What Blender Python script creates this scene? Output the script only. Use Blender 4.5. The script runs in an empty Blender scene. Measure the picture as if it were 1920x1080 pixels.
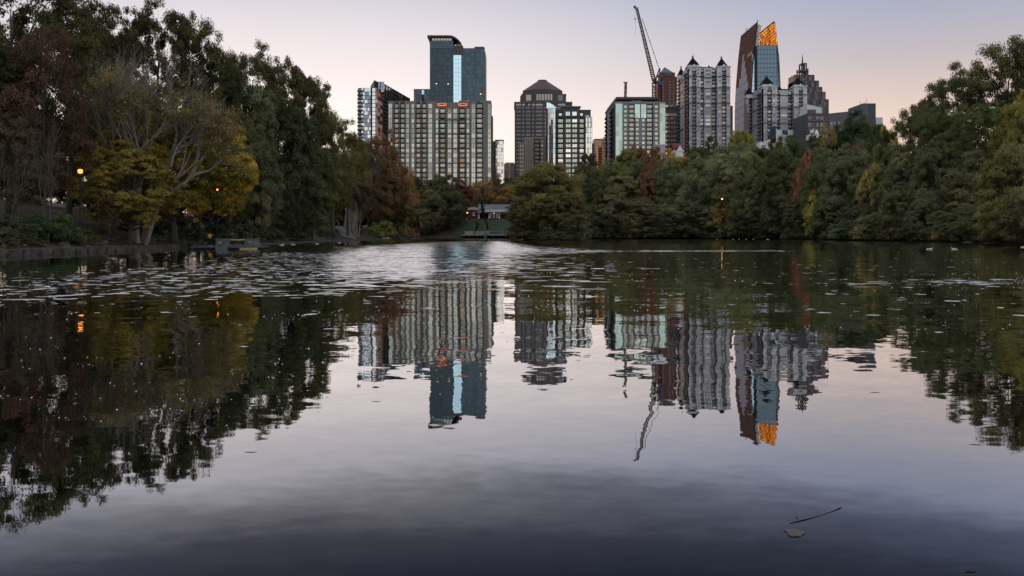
import bpy, bmesh, math, random
import numpy as np
from mathutils import Vector, Matrix

# ------------------------------------------------------------------ camera
F, HY, CH = 1600.0, 440.0, 1.8          # focal length in px (1920 wide), horizon row, eye height
scene = bpy.context.scene
COL = scene.collection
cam_data = bpy.data.cameras.new("camera")
cam = bpy.data.objects.new("camera", cam_data)
COL.objects.link(cam)
cam.location = (0, 0, CH)
cam.rotation_euler = (math.radians(90), 0, 0)
cam_data.sensor_width = 36.0
cam_data.lens = 36.0 * F / 1920.0
cam_data.shift_y = -(540.0 - HY) / 1920.0
cam_data.clip_start = 0.1
cam_data.clip_end = 20000
scene.camera = cam

# ------------------------------------------------------------------ sky
SUN_AZ = math.radians(-14.0)             # east of the view axis is positive; the glow sits just left of centre
SUN_EL = math.radians(1.5)
world = bpy.data.worlds.new("World")
scene.world = world
world.use_nodes = True
nt = world.node_tree
nt.nodes.clear()

def N(tree, typ, **kw):
    n = tree.nodes.new(typ)
    for k, v in kw.items():
        setattr(n, k, v)
    return n

def ramp(tree, stops, src):
    r = N(tree, "ShaderNodeValToRGB")
    el = r.color_ramp.elements
    while len(el) > 1:
        el.remove(el[-1])
    el[0].position = stops[0][0]
    el[0].color = (*stops[0][1], 1)
    for p, c in stops[1:]:
        e = el.new(p)
        e.color = (*c, 1)
    tree.links.new(src, r.inputs[0])
    return r

def math_node(tree, op, a, b=None):
    m = N(tree, "ShaderNodeMath", operation=op)
    for i, v in enumerate((a, b)):
        if v is None:
            continue
        if isinstance(v, (int, float)):
            m.inputs[i].default_value = v
        else:
            tree.links.new(v, m.inputs[i])
    return m.outputs[0]

tc = N(nt, "ShaderNodeTexCoord")
sep = N(nt, "ShaderNodeSeparateXYZ")
nt.links.new(tc.outputs["Generated"], sep.inputs[0])
elev = math_node(nt, "DIVIDE", math_node(nt, "ARCSINE", sep.outputs[2]), math.pi / 2)      # 0 horizon .. 1 zenith
az = math_node(nt, "ARCTAN2", sep.outputs[0], sep.outputs[1])
daz = math_node(nt, "ABSOLUTE", math_node(nt, "SUBTRACT", az, SUN_AZ))
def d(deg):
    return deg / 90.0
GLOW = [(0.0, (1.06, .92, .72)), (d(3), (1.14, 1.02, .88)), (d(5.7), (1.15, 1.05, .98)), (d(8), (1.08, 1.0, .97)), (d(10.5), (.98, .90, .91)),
        (d(13), (.86, .80, .84)), (d(15.4), (.70, .68, .76)), (d(17.2), (.33, .33, .39)), (d(19.2), (.098, .104, .15)), (d(22), (.034, .044, .078)), (d(23.5), (.05, .06, .09)), (d(27), (.92, .92, .98)), (d(34), (.66, .68, .77)), (d(48), (.62, .66, .76)), (1.0, (.72, .74, .82))]  # dark band then bright band above the view, shaped for the lake's reflections
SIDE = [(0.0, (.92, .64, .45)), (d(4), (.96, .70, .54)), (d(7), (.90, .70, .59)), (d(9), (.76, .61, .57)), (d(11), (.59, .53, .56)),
        (d(13), (.48, .48, .58)), (d(15.4), (.37, .42, .58)), (d(17.2), (.15, .18, .28)), (d(19.2), (.055, .07, .115)), (d(22), (.024, .034, .062)), (d(23.5), (.045, .055, .09)), (d(27), (.90, .92, 1.0)), (d(34), (.64, .68, .78)), (d(48), (.62, .66, .76)), (1.0, (.72, .74, .82))]  # same added dark and bright bands, set by what the water mirrors
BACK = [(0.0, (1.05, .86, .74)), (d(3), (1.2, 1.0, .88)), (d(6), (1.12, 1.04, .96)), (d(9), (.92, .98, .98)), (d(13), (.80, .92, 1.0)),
        (d(20), (.82, .90, 1.0)), (d(40), (.80, .82, .90)), (1.0, (.72, .74, .82))]  # unseen sky behind the view, brightened as fill light
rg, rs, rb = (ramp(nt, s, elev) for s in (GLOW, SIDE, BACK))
def smooth(src, lo, hi):
    m = N(nt, "ShaderNodeMapRange", interpolation_type="SMOOTHSTEP")
    m.inputs[1].default_value, m.inputs[2].default_value = lo, hi
    nt.links.new(src, m.inputs[0])
    return m.outputs[0]
def mixc(tree, fac, a, b, mode="MIX"):
    m = N(tree, "ShaderNodeMix", data_type="RGBA", blend_type=mode)
    for sock, v in ((m.inputs[0], fac), (m.inputs[6], a), (m.inputs[7], b)):
        if isinstance(v, (int, float)):
            sock.default_value = v
        elif isinstance(v, tuple):
            sock.default_value = (*v, 1)
        else:
            tree.links.new(v, sock)
    return m.outputs[2]
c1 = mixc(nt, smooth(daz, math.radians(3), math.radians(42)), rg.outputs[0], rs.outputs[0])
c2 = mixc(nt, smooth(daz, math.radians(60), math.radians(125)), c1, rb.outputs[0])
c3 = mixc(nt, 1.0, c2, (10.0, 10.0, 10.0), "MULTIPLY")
sky = N(nt, "ShaderNodeTexSky", sky_type="NISHITA")
sky.sun_disc = False
sky.sun_elevation = SUN_EL
sky.sun_rotation = SUN_AZ
sky.altitude = 300
sky.dust_density = 2.0
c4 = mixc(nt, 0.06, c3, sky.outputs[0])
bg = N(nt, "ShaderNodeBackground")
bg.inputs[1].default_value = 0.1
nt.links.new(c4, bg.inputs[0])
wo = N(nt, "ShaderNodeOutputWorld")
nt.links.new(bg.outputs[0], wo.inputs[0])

# ------------------------------------------------------------------ last light of the sun, from behind the skyline
sun_data = bpy.data.lights.new("sun", "SUN")
sun_data.energy = .7
sun_data.angle = math.radians(1.5)
sun_data.color = (1.0, .50, .24)
sun = bpy.data.objects.new("sun", sun_data)
COL.objects.link(sun)
SUN_LAMP_AZ = math.radians(-18)
sd = Vector((math.sin(SUN_LAMP_AZ) * math.cos(SUN_EL), math.cos(SUN_LAMP_AZ) * math.cos(SUN_EL), math.sin(math.radians(3.0))))
sun.rotation_euler = (-sd).to_track_quat("-Z", "Y").to_euler()

scene.view_settings.view_transform = "Standard"
scene.view_settings.look = "None"
scene.view_settings.exposure = 0.0
scene.view_settings.gamma = 1.0
scene.render.engine = "CYCLES"
scene.cycles.use_denoising = True
scene.cycles.max_bounces = 6
scene.cycles.diffuse_bounces = 3
scene.cycles.glossy_bounces = 3
scene.cycles.transmission_bounces = 2
scene.cycles.transparent_max_bounces = 4
scene.cycles.caustics_reflective = False
scene.cycles.caustics_refractive = False

# ------------------------------------------------------------------ helpers
def X(px, Y):
    return (px - 960.0) / F * Y
def Z(py, Y):
    return (HY - py) / F * Y + CH

def tag(o, label=None, cat=None, group=None, kind=None):
    for k, v in (("label", label), ("category", cat), ("group", group), ("kind", kind)):
        if v:
            o[k] = v
    return o

def empty(name, loc, label=None, cat=None, group=None):
    o = bpy.data.objects.new(name, None)
    COL.objects.link(o)
    o.location = loc
    o.empty_display_size = 0.5
    return tag(o, label, cat, group)

def link(name, mesh, parent=None, loc=(0, 0, 0), rz=0.0):
    o = bpy.data.objects.new(name, mesh)
    COL.objects.link(o)
    if parent is not None:
        o.parent = parent
    o.location = loc
    if rz:
        o.rotation_euler = (0, 0, rz)
    return o

class MB:
    """Collects boxes, quads, tubes and lathes into one mesh with one or more materials."""
    def __init__(self):
        self.v, self.f, self.m = [], [], []
    def quad_strip(self):
        pass
    def add(self, verts, faces, mi=0):
        n = len(self.v)
        self.v += [tuple(p) for p in verts]
        self.f += [tuple(n + i for i in fc) for fc in faces]
        self.m += [mi] * len(faces)
        return self
    def box(self, x0, x1, y0, y1, z0, z1, mi=0):
        return self.add([(x0, y0, z0), (x1, y0, z0), (x1, y1, z0), (x0, y1, z0), (x0, y0, z1), (x1, y0, z1), (x1, y1, z1), (x0, y1, z1)],
                        [(0, 3, 2, 1), (4, 5, 6, 7), (0, 1, 5, 4), (1, 2, 6, 5), (2, 3, 7, 6), (3, 0, 4, 7)], mi)
    def tube(self, pts, rad, n=6, mi=0, cap=True):
        pts = [Vector(p) for p in pts]
        if not hasattr(rad, "__len__"):
            rad = [rad] * len(pts)
        base = len(self.v)
        prev = None
        for i, p in enumerate(pts):
            t = (pts[min(i + 1, len(pts) - 1)] - pts[max(i - 1, 0)])
            t = t.normalized() if t.length > 1e-9 else Vector((0, 0, 1))
            a = prev if prev is not None else (Vector((1, 0, 0)) if abs(t.x) < .8 else Vector((0, 1, 0)))
            a = (a - t * a.dot(t)).normalized()
            prev = a
            b = t.cross(a)
            for k in range(n):
                w = 2 * math.pi * k / n
                self.v.append(tuple(p + (a * math.cos(w) + b * math.sin(w)) * rad[i]))
        for i in range(len(pts) - 1):
            for k in range(n):
                q = base + i * n
                self.f.append((q + k, q + (k + 1) % n, q + n + (k + 1) % n, q + n + k))
                self.m.append(mi)
        if cap:
            self.f.append(tuple(base + k for k in reversed(range(n))))
            self.m.append(mi)
            self.f.append(tuple(base + (len(pts) - 1) * n + k for k in range(n)))
            self.m.append(mi)
        return self
    def bar(self, a, b, w, mi=0):
        return self.tube([a, b], w / 1.414, 4, mi)
    def pyramid(self, x0, x1, y0, y1, z0, z1, mi=0, top=0.0):
        cx, cy = (x0 + x1) / 2, (y0 + y1) / 2
        hx, hy = (x1 - x0) / 2 * top, (y1 - y0) / 2 * top
        return self.add([(x0, y0, z0), (x1, y0, z0), (x1, y1, z0), (x0, y1, z0),
                         (cx - hx, cy - hy, z1), (cx + hx, cy - hy, z1), (cx + hx, cy + hy, z1), (cx - hx, cy + hy, z1)],
                        [(0, 3, 2, 1), (4, 5, 6, 7), (0, 1, 5, 4), (1, 2, 6, 5), (2, 3, 7, 6), (3, 0, 4, 7)], mi)
    def prism(self, poly, z0, z1, mi=0):
        n = len(poly)
        vs = [(p[0], p[1], z0) for p in poly] + [(p[0], p[1], z1) for p in poly]
        fs = [tuple(reversed(range(n))), tuple(range(n, 2 * n))] + [(i, (i + 1) % n, n + (i + 1) % n, n + i) for i in range(n)]
        return self.add(vs, fs, mi)
    def lathe(self, prof, cx, cy, n=12, mi=0):
        base = len(self.v)
        for r, z in prof:
            for k in range(n):
                w = 2 * math.pi * k / n
                self.v.append((cx + r * math.cos(w), cy + r * math.sin(w), z))
        for i in range(len(prof) - 1):
            for k in range(n):
                q = base + i * n
                self.f.append((q + k, q + (k + 1) % n, q + n + (k + 1) % n, q + n + k))
                self.m.append(mi)
        return self
    def mesh(self, name, mats, smooth=False):
        me = bpy.data.meshes.new(name)
        me.from_pydata(self.v, [], self.f)
        for m in (mats if isinstance(mats, (list, tuple)) else [mats]):
            me.materials.append(m)
        me.polygons.foreach_set("material_index", self.m)
        if smooth:
            me.polygons.foreach_set("use_smooth", [True] * len(self.f))
        me.update()
        return me
    def build(self, name, mats, parent=None, loc=(0, 0, 0), rz=0.0, smooth=False):
        return link(name, self.mesh(name, mats, smooth), parent, loc, rz)

# ------------------------------------------------------------------ materials
def mat(name, col, rough=.7, metal=0.0, var=0.12, scale=.6, spec=.4, emit=None, estr=0.0, bump=0.0):
    m = bpy.data.materials.new(name)
    m.use_nodes = True
    t = m.node_tree
    p = t.nodes["Principled BSDF"]
    p.inputs["Roughness"].default_value = rough
    p.inputs["Metallic"].default_value = metal
    p.inputs["Specular IOR Level"].default_value = spec
    co = N(t, "ShaderNodeTexCoord")
    no = N(t, "ShaderNodeTexNoise")
    no.inputs["Scale"].default_value = scale
    no.inputs["Detail"].default_value = 5
    t.links.new(co.outputs["Object"], no.inputs["Vector"])
    lo = tuple(c * (1 - var) for c in col)
    hi = tuple(min(1, c * (1 + var)) for c in col)
    r = ramp(t, [(.3, lo), (.7, hi)], no.outputs["Fac"])
    t.links.new(r.outputs[0], p.inputs["Base Color"])
    if bump:
        b = N(t, "ShaderNodeBump")
        b.inputs["Strength"].default_value = bump
        t.links.new(no.outputs["Fac"], b.inputs["Height"])
        t.links.new(b.outputs[0], p.inputs["Normal"])
    if emit:
        p.inputs["Emission Color"].default_value = (*emit, 1)
        p.inputs["Emission Strength"].default_value = estr
    return m

def glass(name, col, metal=.5, rough=.06, var=.25):
    """Coated glazing with blinds behind it: every pane takes its own shade."""
    m = mat(name, col, rough, metal, .06, .15, .8)
    t = m.node_tree
    p = t.nodes["Principled BSDF"]
    src = p.inputs["Base Color"].links[0].from_socket
    oi = N(t, "ShaderNodeObjectInfo")
    mr = N(t, "ShaderNodeMapRange")
    mr.inputs[3].default_value, mr.inputs[4].default_value = 1 - var, 1 + var
    t.links.new(oi.outputs["Random"], mr.inputs[0])
    cb = N(t, "ShaderNodeCombineColor")
    for i in range(3):
        t.links.new(mr.outputs[0], cb.inputs[i])
    t.links.new(mixc(t, 1.0, src, cb.outputs[0], "MULTIPLY"), p.inputs["Base Color"])
    return m

M = {}
M["taupe"] = mat("taupe_stucco", (.20, .185, .18), .85)
M["taupe_dark"] = mat("taupe_dark", (.10, .095, .095), .85)
M["shadow_metal"] = mat("charcoal_metal", (.022, .022, .026), .6)
M["rail"] = mat("balcony_rail", (.035, .036, .04), .5)
M["white_trim"] = mat("white_trim", (.62, .62, .6), .7)
M["grey_stucco"] = mat("grey_stucco", (.24, .25, .265), .85)
M["grey_dark"] = mat("grey_dark_stucco", (.085, .088, .09), .85)
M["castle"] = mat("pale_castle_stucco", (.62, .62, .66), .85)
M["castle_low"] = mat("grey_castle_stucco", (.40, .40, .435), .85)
M["castle_trim"] = mat("castle_cornice", (.12, .12, .13), .8)
M["roof_dark"] = mat("dark_green_slate", (.006, .010, .011), .8, spec=.1)
M["roof_teal"] = mat("teal_copper_roof", (.06, .085, .10), .5)
M["brick"] = mat("red_brown_brick", (.12, .05, .042), .85)
M["brick2"] = mat("plum_brick", (.13, .08, .078), .85)
M["granite"] = mat("plum_granite", (.085, .068, .072), .6)
M["granite_lt"] = mat("plum_granite_pale", (.17, .135, .14), .7)
M["tan"] = mat("tan_concrete", (.27, .22, .18), .85)
M["pink"] = mat("pink_concrete", (.42, .29, .26), .85)
M["orange_lit"] = mat("sunlit_orange_concrete", (.62, .30, .10), .8)  # warm sunlight put into the wall colour
M["fin_low"] = mat("mauve_grey_panel", (.29, .31, .40), .85, 0.0, spec=.08)
M["fin_low2"] = mat("mauve_grey_panel_dark", (.12, .12, .15), .85, 0.0, spec=.08)
M["fin_reflect"] = mat("brown_reflection_panel", (.07, .038, .040), .85, 0.0, spec=.08)  # reddish reflection put into the panel colour
M["slab_dark"] = mat("dark_blue_cladding", (.055, .06, .075), .5)
M["slab_mid"] = mat("grey_blue_cladding", (.10, .105, .13), .6)
M["white"] = mat("white_paint", (.72, .71, .69), .7)
M["navy"] = mat("navy_panel", (.008, .04, .085), .5)
M["maroon"] = mat("maroon_roof", (.14, .012, .03), .6)
M["g_mint"] = glass("mint_glazing", (.50, .58, .52), .55)
M["g_blind"] = glass("blind_glazing", (.42, .40, .35), .25)
M["g_cream"] = glass("cream_glazing", (.66, .62, .53), .45)
M["g_dark"] = glass("dark_glazing", (.12, .13, .14), .35)
M["g_sky"] = glass("sky_glazing", (.86, .88, .9), .9)
M["g_teal"] = glass("teal_glazing", (.046, .068, .084), .75, .08)
M["g_teal2"] = glass("teal_glazing_pale", (.062, .088, .106), .75, .08)
M["g_strip"] = glass("pale_blue_glazing", (.58, .75, .88), .9, .04)
M["g_blue"] = glass("steel_blue_glazing", (.15, .205, .25), .8, .08)
M["g_green"] = glass("green_glazing", (.52, .70, .64), .75, .05)
M["g_red"] = glass("red_reflection_glazing", (.30, .08, .06), .5, .12)  # red reflections put into the pane tint
M["g_red_dim"] = glass("dim_red_reflection_glazing", (.07, .022, .018), .4, .12)  # dull red reflections carried by the glass tint
M["g_slate"] = glass("slate_glazing", (.42, .45, .54), .8, .05)
M["g_smoke"] = glass("smoke_glazing", (.26, .28, .33), .8, .05)
M["concrete"] = mat("concrete", (.26, .245, .225), .9, scale=2.0, var=.3)
M["concrete_old"] = mat("weathered_concrete", (.075, .064, .052), .95, scale=1.5, var=.5, bump=.3)
M["stone_dark"] = mat("dark_bank_stone", (.05, .048, .045), .9, scale=3, var=.5, bump=.4)
M["granite_block"] = mat("grey_granite_block", (.11, .115, .125), .8, scale=3, var=.4, bump=.4)
M["granite_side"] = mat("dark_granite_block", (.07, .075, .085), .8, scale=3, var=.4, bump=.4)
M["timber"] = mat("pale_timber", (.42, .32, .17), .7, scale=3, var=.2)
M["timber_dark"] = mat("wet_timber", (.028, .026, .023), .8, scale=3, var=.3)
M["steel"] = mat("galvanised_steel", (.16, .16, .165), .5, .4)
M["crane_steel"] = mat("crane_steel", (.11, .10, .10), .6, .2)
M["rust"] = mat("rust_primer_steel", (.16, .05, .035), .7)
M["blue"] = mat("blue_sheet", (.02, .06, .36), .6)
M["lamp_orange"] = mat("sodium_lamp", (.9, .4, .1), .5, emit=(1.0, .26, .035), estr=2.6)
M["lamp_warm"] = mat("warm_lamp", (.9, .7, .4), .5, emit=(1.0, .58, .22), estr=2.4)
M["lamp_neon"] = mat("orange_tube_light", (.9, .3, .1), .5, emit=(1.0, .20, .05), estr=1.3)
M["lit_room"] = mat("lit_room_window", (.6, .4, .25), .5, emit=(1.0, .60, .32), estr=.22)
M["bark"] = mat("grey_brown_bark", (.075, .064, .052), .95, scale=4, var=.4, bump=.5)
M["bark_pale"] = mat("pale_grey_bark", (.23, .205, .18), .9, scale=4, var=.3, bump=.4)
M["bark_dark"] = mat("dark_wet_bark", (.014, .0125, .011), .95, scale=4, var=.4, bump=.5, spec=.03)
M["slate"] = mat("grey_slate_roof", (.115, .115, .135), .7, scale=1.2, var=.25)
M["awning"] = mat("pale_teal_metal_roof", (.20, .26, .26), .4, .3)
M["brick_house"] = mat("dark_red_brick", (.095, .022, .022), .9, scale=3, var=.3)
M["cream"] = mat("cream_stucco", (.46, .41, .35), .85)
M["path"] = mat("asphalt_path", (.15, .135, .14), .9, scale=2)
M["lawn"] = mat("mown_lawn", (.022, .036, .016), .95, scale=1.5, var=.4)
M["black"] = mat("matt_black", (.012, .012, .013), .8)
# ------------------------------------------------------------------ terrain and water
LAKE = np.array([(-70, -12), (-48, 30), (-40.2, 67), (-40.8, 107), (-43, 150), (-47, 222), (-45.8, 262), (-40, 325), (-43, 398),
                 (0, 400), (2, 335), (3, 262), (11, 243), (21, 254), (25, 300), (31, 345), (80, 368), (98, 322), (104, 262), (102.7, 222),
                 (100.5, 192), (86, 144), (86, 95), (95, 40), (105, -12), (30, -5), (-30, -5)], float)

def lake_distance(px, py):
    """Signed distance to the shoreline, negative over the water."""
    d2 = np.full(px.shape, 1e18)
    inside = np.zeros(px.shape, bool)
    n = len(LAKE)
    for i in range(n):
        a, b = LAKE[i], LAKE[(i + 1) % n]
        ab = b - a
        t = np.clip(((px - a[0]) * ab[0] + (py - a[1]) * ab[1]) / (ab @ ab), 0, 1)
        d2 = np.minimum(d2, (px - a[0] - t * ab[0]) ** 2 + (py - a[1] - t * ab[1]) ** 2)
        cond = (a[1] > py) != (b[1] > py)
        with np.errstate(divide="ignore", invalid="ignore"):
            xi = a[0] + (py - a[1]) * ab[0] / (ab[1] if ab[1] else 1e-9)
        inside ^= cond & (px < xi)
    return np.where(inside, -1, 1) * np.sqrt(d2)

def ground_np(px, py):
    s = lake_distance(px, py)
    rise = np.where((px < 0) & (py < 380), 10.0, 7.0)
    z = np.where(s < 1.2, np.maximum(s * .4, -1.5), .48 + rise * (1 - np.exp(-(s - 1.2) / 34.0)))
    hill = 1.4 + 7.6 * np.clip((py - 404) / 21.0, 0, 1)
    w = np.clip((26 - np.abs(px + 14)) / 10, 0, 1) * (py > 396)
    z = np.where(s > 1.2, z * (1 - w) + hill * w, z)
    und = .25 * np.sin(px * .31 + 1.3) * np.cos(py * .27) * np.clip((s - 2) / 6, 0, 1)
    return z + und

def ground(x, y):
    return float(ground_np(np.array([float(x)]), np.array([float(y)]))[0])

gx = np.unique(np.concatenate([np.linspace(-4000, -400, 10), np.arange(-400, -120, 20), np.arange(-120, 160, 2.0), np.arange(160, 400, 20), np.linspace(400, 4000, 10)]))
gy = np.unique(np.concatenate([np.linspace(-3000, -60, 8), np.arange(-60, -20, 8), np.arange(-20, 450, 2.0), np.arange(450, 700, 25), np.linspace(700, 9000, 12)]))
GX, GY = np.meshgrid(gx, gy)
GZ = ground_np(GX.ravel(), GY.ravel())
def grid_mesh(name, GX, GY, gz, material):
    ny, nx = GX.shape
    v = np.stack([GX.ravel(), GY.ravel(), gz], 1).astype(np.float32)
    idx = np.arange(nx * ny).reshape(ny, nx)
    f = np.stack([idx[:-1, :-1], idx[:-1, 1:], idx[1:, 1:], idx[1:, :-1]], -1).reshape(-1, 4)
    me = bpy.data.meshes.new(name)
    me.vertices.add(len(v))
    me.vertices.foreach_set("co", v.ravel())
    me.loops.add(f.size)
    me.loops.foreach_set("vertex_index", f.ravel().astype(np.int32))
    me.polygons.add(len(f))
    me.polygons.foreach_set("loop_start", np.arange(0, f.size, 4, dtype=np.int32))
    me.polygons.foreach_set("use_smooth", np.ones(len(f), bool))
    me.update(calc_edges=True)
    me.materials.append(material)
    return me

gm = mat("leaf_litter_soil", (.03, .023, .016), .95, scale=.8, var=.55, bump=.4)
tag(link("ground", grid_mesh("ground", GX, GY, GZ, gm)), kind="structure")

# water: slopes come from noise fields; a vertex attribute says where the breeze ruffles the surface
WM = bpy.data.materials.new("lake_water")
WM.use_nodes = True
t = WM.node_tree
p = t.nodes["Principled BSDF"]
p.inputs["Base Color"].default_value = (.0012, .0016, .002, 1)
p.inputs["Roughness"].default_value = .015
p.inputs["IOR"].default_value = 1.45
p.inputs["Coat Weight"].default_value = 1.0
p.inputs["Coat Roughness"].default_value = .015
p.inputs["Coat IOR"].default_value = 1.45
p.inputs["Specular IOR Level"].default_value = .5
geo = N(t, "ShaderNodeNewGeometry")
def slope_field(scale, sx, sy, detail, amp, rot=0.0):
    mp = N(t, "ShaderNodeMapping")
    mp.inputs["Scale"].default_value = (sx, sy, 1)
    mp.inputs["Rotation"].default_value = (0, 0, rot)
    t.links.new(geo.outputs["Position"], mp.inputs[0])
    no = N(t, "ShaderNodeTexNoise")
    no.inputs["Scale"].default_value = scale
    no.inputs["Detail"].default_value = detail
    no.inputs["Roughness"].default_value = .45
    t.links.new(mp.outputs[0], no.inputs["Vector"])
    sub = N(t, "ShaderNodeVectorMath", operation="SUBTRACT")
    sub.inputs[1].default_value = (.5, .5, .5)
    t.links.new(no.outputs["Color"], sub.inputs[0])
    mu = N(t, "ShaderNodeVectorMath", operation="SCALE")
    t.links.new(sub.outputs[0], mu.inputs[0])
    if isinstance(amp, (int, float)):
        mu.inputs[3].default_value = amp
    else:
        t.links.new(amp, mu.inputs[3])
    return mu.outputs[0]
at = N(t, "ShaderNodeAttribute", attribute_name="ripple")
rip = at.outputs["Fac"]
def vadd(a, b):
    m = N(t, "ShaderNodeVectorMath", operation="ADD")
    t.links.new(a, m.inputs[0])
    t.links.new(b, m.inputs[1])
    return m.outputs[0]
W_SWELL, W_MID, W_FINE, W_RIP, W_FACE = .018, .050, .026, .12, .070
sl = slope_field(.16, .6, 1.0, 1, W_SWELL, .1)
psep = N(t, "ShaderNodeSeparateXYZ")
t.links.new(geo.outputs["Position"], psep.inputs[0])
near = N(t, "ShaderNodeMapRange", interpolation_type="SMOOTHSTEP")      # the sheltered water by the near shore lies calmer
near.inputs[1].default_value, near.inputs[2].default_value, near.inputs[3].default_value, near.inputs[4].default_value = 4.0, 14.0, .35, 1.0
t.links.new(psep.outputs[1], near.inputs[0])
sl = vadd(sl, slope_field(.9, .45, 1.0, 3, math_node(t, "MULTIPLY", near.outputs[0], W_MID), -.12))
sl = vadd(sl, slope_field(7.0, .6, 1.0, 1, math_node(t, "MULTIPLY", near.outputs[0], W_FINE)))
# patchiness inside the breeze
pn = N(t, "ShaderNodeTexNoise")
pn.inputs["Scale"].default_value = .22
pn.inputs["Detail"].default_value = 3
t.links.new(geo.outputs["Position"], pn.inputs["Vector"])
patch = N(t, "ShaderNodeMapRange", interpolation_type="SMOOTHSTEP")
patch.inputs[1].default_value, patch.inputs[2].default_value = .36, .60
t.links.new(pn.outputs["Fac"], patch.inputs[0])
pk = math_node(t, "MINIMUM", math_node(t, "MULTIPLY", math_node(t, "ADD", math_node(t, "MULTIPLY", patch.outputs[0], .35), .8), rip), 1.0)
# wind ripples steepen on their lee side, which faces the near shore
rf = slope_field(1.5, .5, 1.0, 2, 1.0)
rsep = N(t, "ShaderNodeSeparateXYZ")
t.links.new(rf, rsep.inputs[0])
thr = math_node(t, "MULTIPLY", math_node(t, "SUBTRACT", 1.0, pk), .19)
crest = math_node(t, "MAXIMUM", math_node(t, "SUBTRACT", math_node(t, "ABSOLUTE", rsep.outputs[1]), thr), 0.0)
face = N(t, "ShaderNodeMapRange", interpolation_type="SMOOTHSTEP")
face.inputs[1].default_value, face.inputs[2].default_value, face.inputs[4].default_value = 0.0, .03, W_FACE
t.links.new(crest, face.inputs[0])
gate = math_node(t, "MINIMUM", math_node(t, "MULTIPLY", rip, 6.0), 1.0)
lee = math_node(t, "MULTIPLY", math_node(t, "MULTIPLY", math_node(t, "ADD", face.outputs[0], math_node(t, "MULTIPLY", crest, W_RIP)), gate), -1.0)
rcb = N(t, "ShaderNodeCombineXYZ")
t.links.new(math_node(t, "MULTIPLY", math_node(t, "MULTIPLY", rsep.outputs[0], pk), .6), rcb.inputs[0])
t.links.new(lee, rcb.inputs[1])
sl = vadd(sl, rcb.outputs[0])
# scattered steep glints at the ragged edges of the breeze
ga = N(t, "ShaderNodeAttribute", attribute_name="glint")
gf = N(t, "ShaderNodeSeparateXYZ")
t.links.new(slope_field(1.9, .75, .7, 2, 1.0, .05), gf.inputs[0])
gthr = math_node(t, "SUBTRACT", .27, math_node(t, "MULTIPLY", ga.outputs["Fac"], .155))
gm_ = N(t, "ShaderNodeMapRange", interpolation_type="SMOOTHSTEP")
gm_.inputs[1].default_value, gm_.inputs[2].default_value, gm_.inputs[4].default_value = 0.0, .03, -.225
t.links.new(math_node(t, "SUBTRACT", math_node(t, "ABSOLUTE", gf.outputs[1]), gthr), gm_.inputs[0])
gcb = N(t, "ShaderNodeCombineXYZ")
t.links.new(math_node(t, "MULTIPLY", gm_.outputs[0], math_node(t, "MINIMUM", math_node(t, "MULTIPLY", ga.outputs["Fac"], 8.0), 1.0)), gcb.inputs[1])
sl = vadd(sl, gcb.outputs[0])
# normals tilt to the near shore with distance, shaping the lake's reflections
fr_ = ramp(t, [(q / 120.0, (v * 10,) * 3) for q, v in ((0, 0), (8, .002), (20, .0077), (30, .0107), (60, .0164), (100, .020), (120, .021))], math_node(t, "DIVIDE", psep.outputs[1], 120.0))
far = math_node(t, "MULTIPLY", fr_.outputs[0], -.1)
fcb = N(t, "ShaderNodeCombineXYZ")
t.links.new(far, fcb.inputs[1])
sl = vadd(sl, fcb.outputs[0])
s3 = N(t, "ShaderNodeSeparateXYZ")
t.links.new(sl, s3.inputs[0])
cb = N(t, "ShaderNodeCombineXYZ")
t.links.new(math_node(t, "MULTIPLY", s3.outputs[0], .55), cb.inputs[0])
t.links.new(s3.outputs[1], cb.inputs[1])
cb.inputs[2].default_value = 1.0
nm = N(t, "ShaderNodeVectorMath", operation="NORMALIZE")
t.links.new(cb.outputs[0], nm.inputs[0])
t.links.new(nm.outputs[0], p.inputs["Normal"])
t.links.new(nm.outputs[0], p.inputs["Coat Normal"])
# the glassy top film adds an even share of mirror reflection
film = N(t, "ShaderNodeBsdfGlossy")
film.inputs["Color"].default_value = (.88, .89, .91, 1)
film.inputs["Roughness"].default_value = .015
t.links.new(nm.outputs[0], film.inputs["Normal"])
mxw = N(t, "ShaderNodeMixShader")
mxw.inputs[0].default_value = .20
t.links.new(p.outputs[0], mxw.inputs[1])
t.links.new(film.outputs[0], mxw.inputs[2])
t.links.new(mxw.outputs[0], t.nodes["Material Output"].inputs[0])

wx = np.arange(-130, 131, 1.0)
wy = np.unique(np.concatenate([np.arange(-14, 60, .5), np.arange(60, 422, 1.0)]))
WX, WY = np.meshgrid(wx, wy)
wme = grid_mesh("water", WX, WY, np.zeros(WX.size), WM)
ux, uy = WX.ravel(), WY.ravel()
PXv = 960 + F * ux / np.maximum(uy, .5)
def blob(cx, cy, rx, ry, k=1.0, soft=2.0):
    q = ((ux - cx) / rx) ** 2 + ((uy - cy) / ry) ** 2
    return k * np.exp(-q ** soft)
def poly_mask(poly, soft):
    poly = np.array(poly, float)
    ins = np.zeros(ux.shape, bool)
    d2 = np.full(ux.shape, 1e18)
    for i in range(len(poly)):
        a, b = poly[i], poly[(i + 1) % len(poly)]
        ab = b - a
        tt = np.clip(((ux - a[0]) * ab[0] + (uy - a[1]) * ab[1]) / (ab @ ab), 0, 1)
        d2 = np.minimum(d2, (ux - a[0] - tt * ab[0]) ** 2 + (uy - a[1] - tt * ab[1]) ** 2)
        cond = (a[1] > uy) != (b[1] > uy)
        ins ^= cond & (ux < a[0] + (uy - a[1]) * ab[0] / (ab[1] if ab[1] else 1e-9))
    sd = np.where(ins, -1, 1) * np.sqrt(d2)
    return np.clip(.5 - sd / soft, 0, 1)
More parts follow.
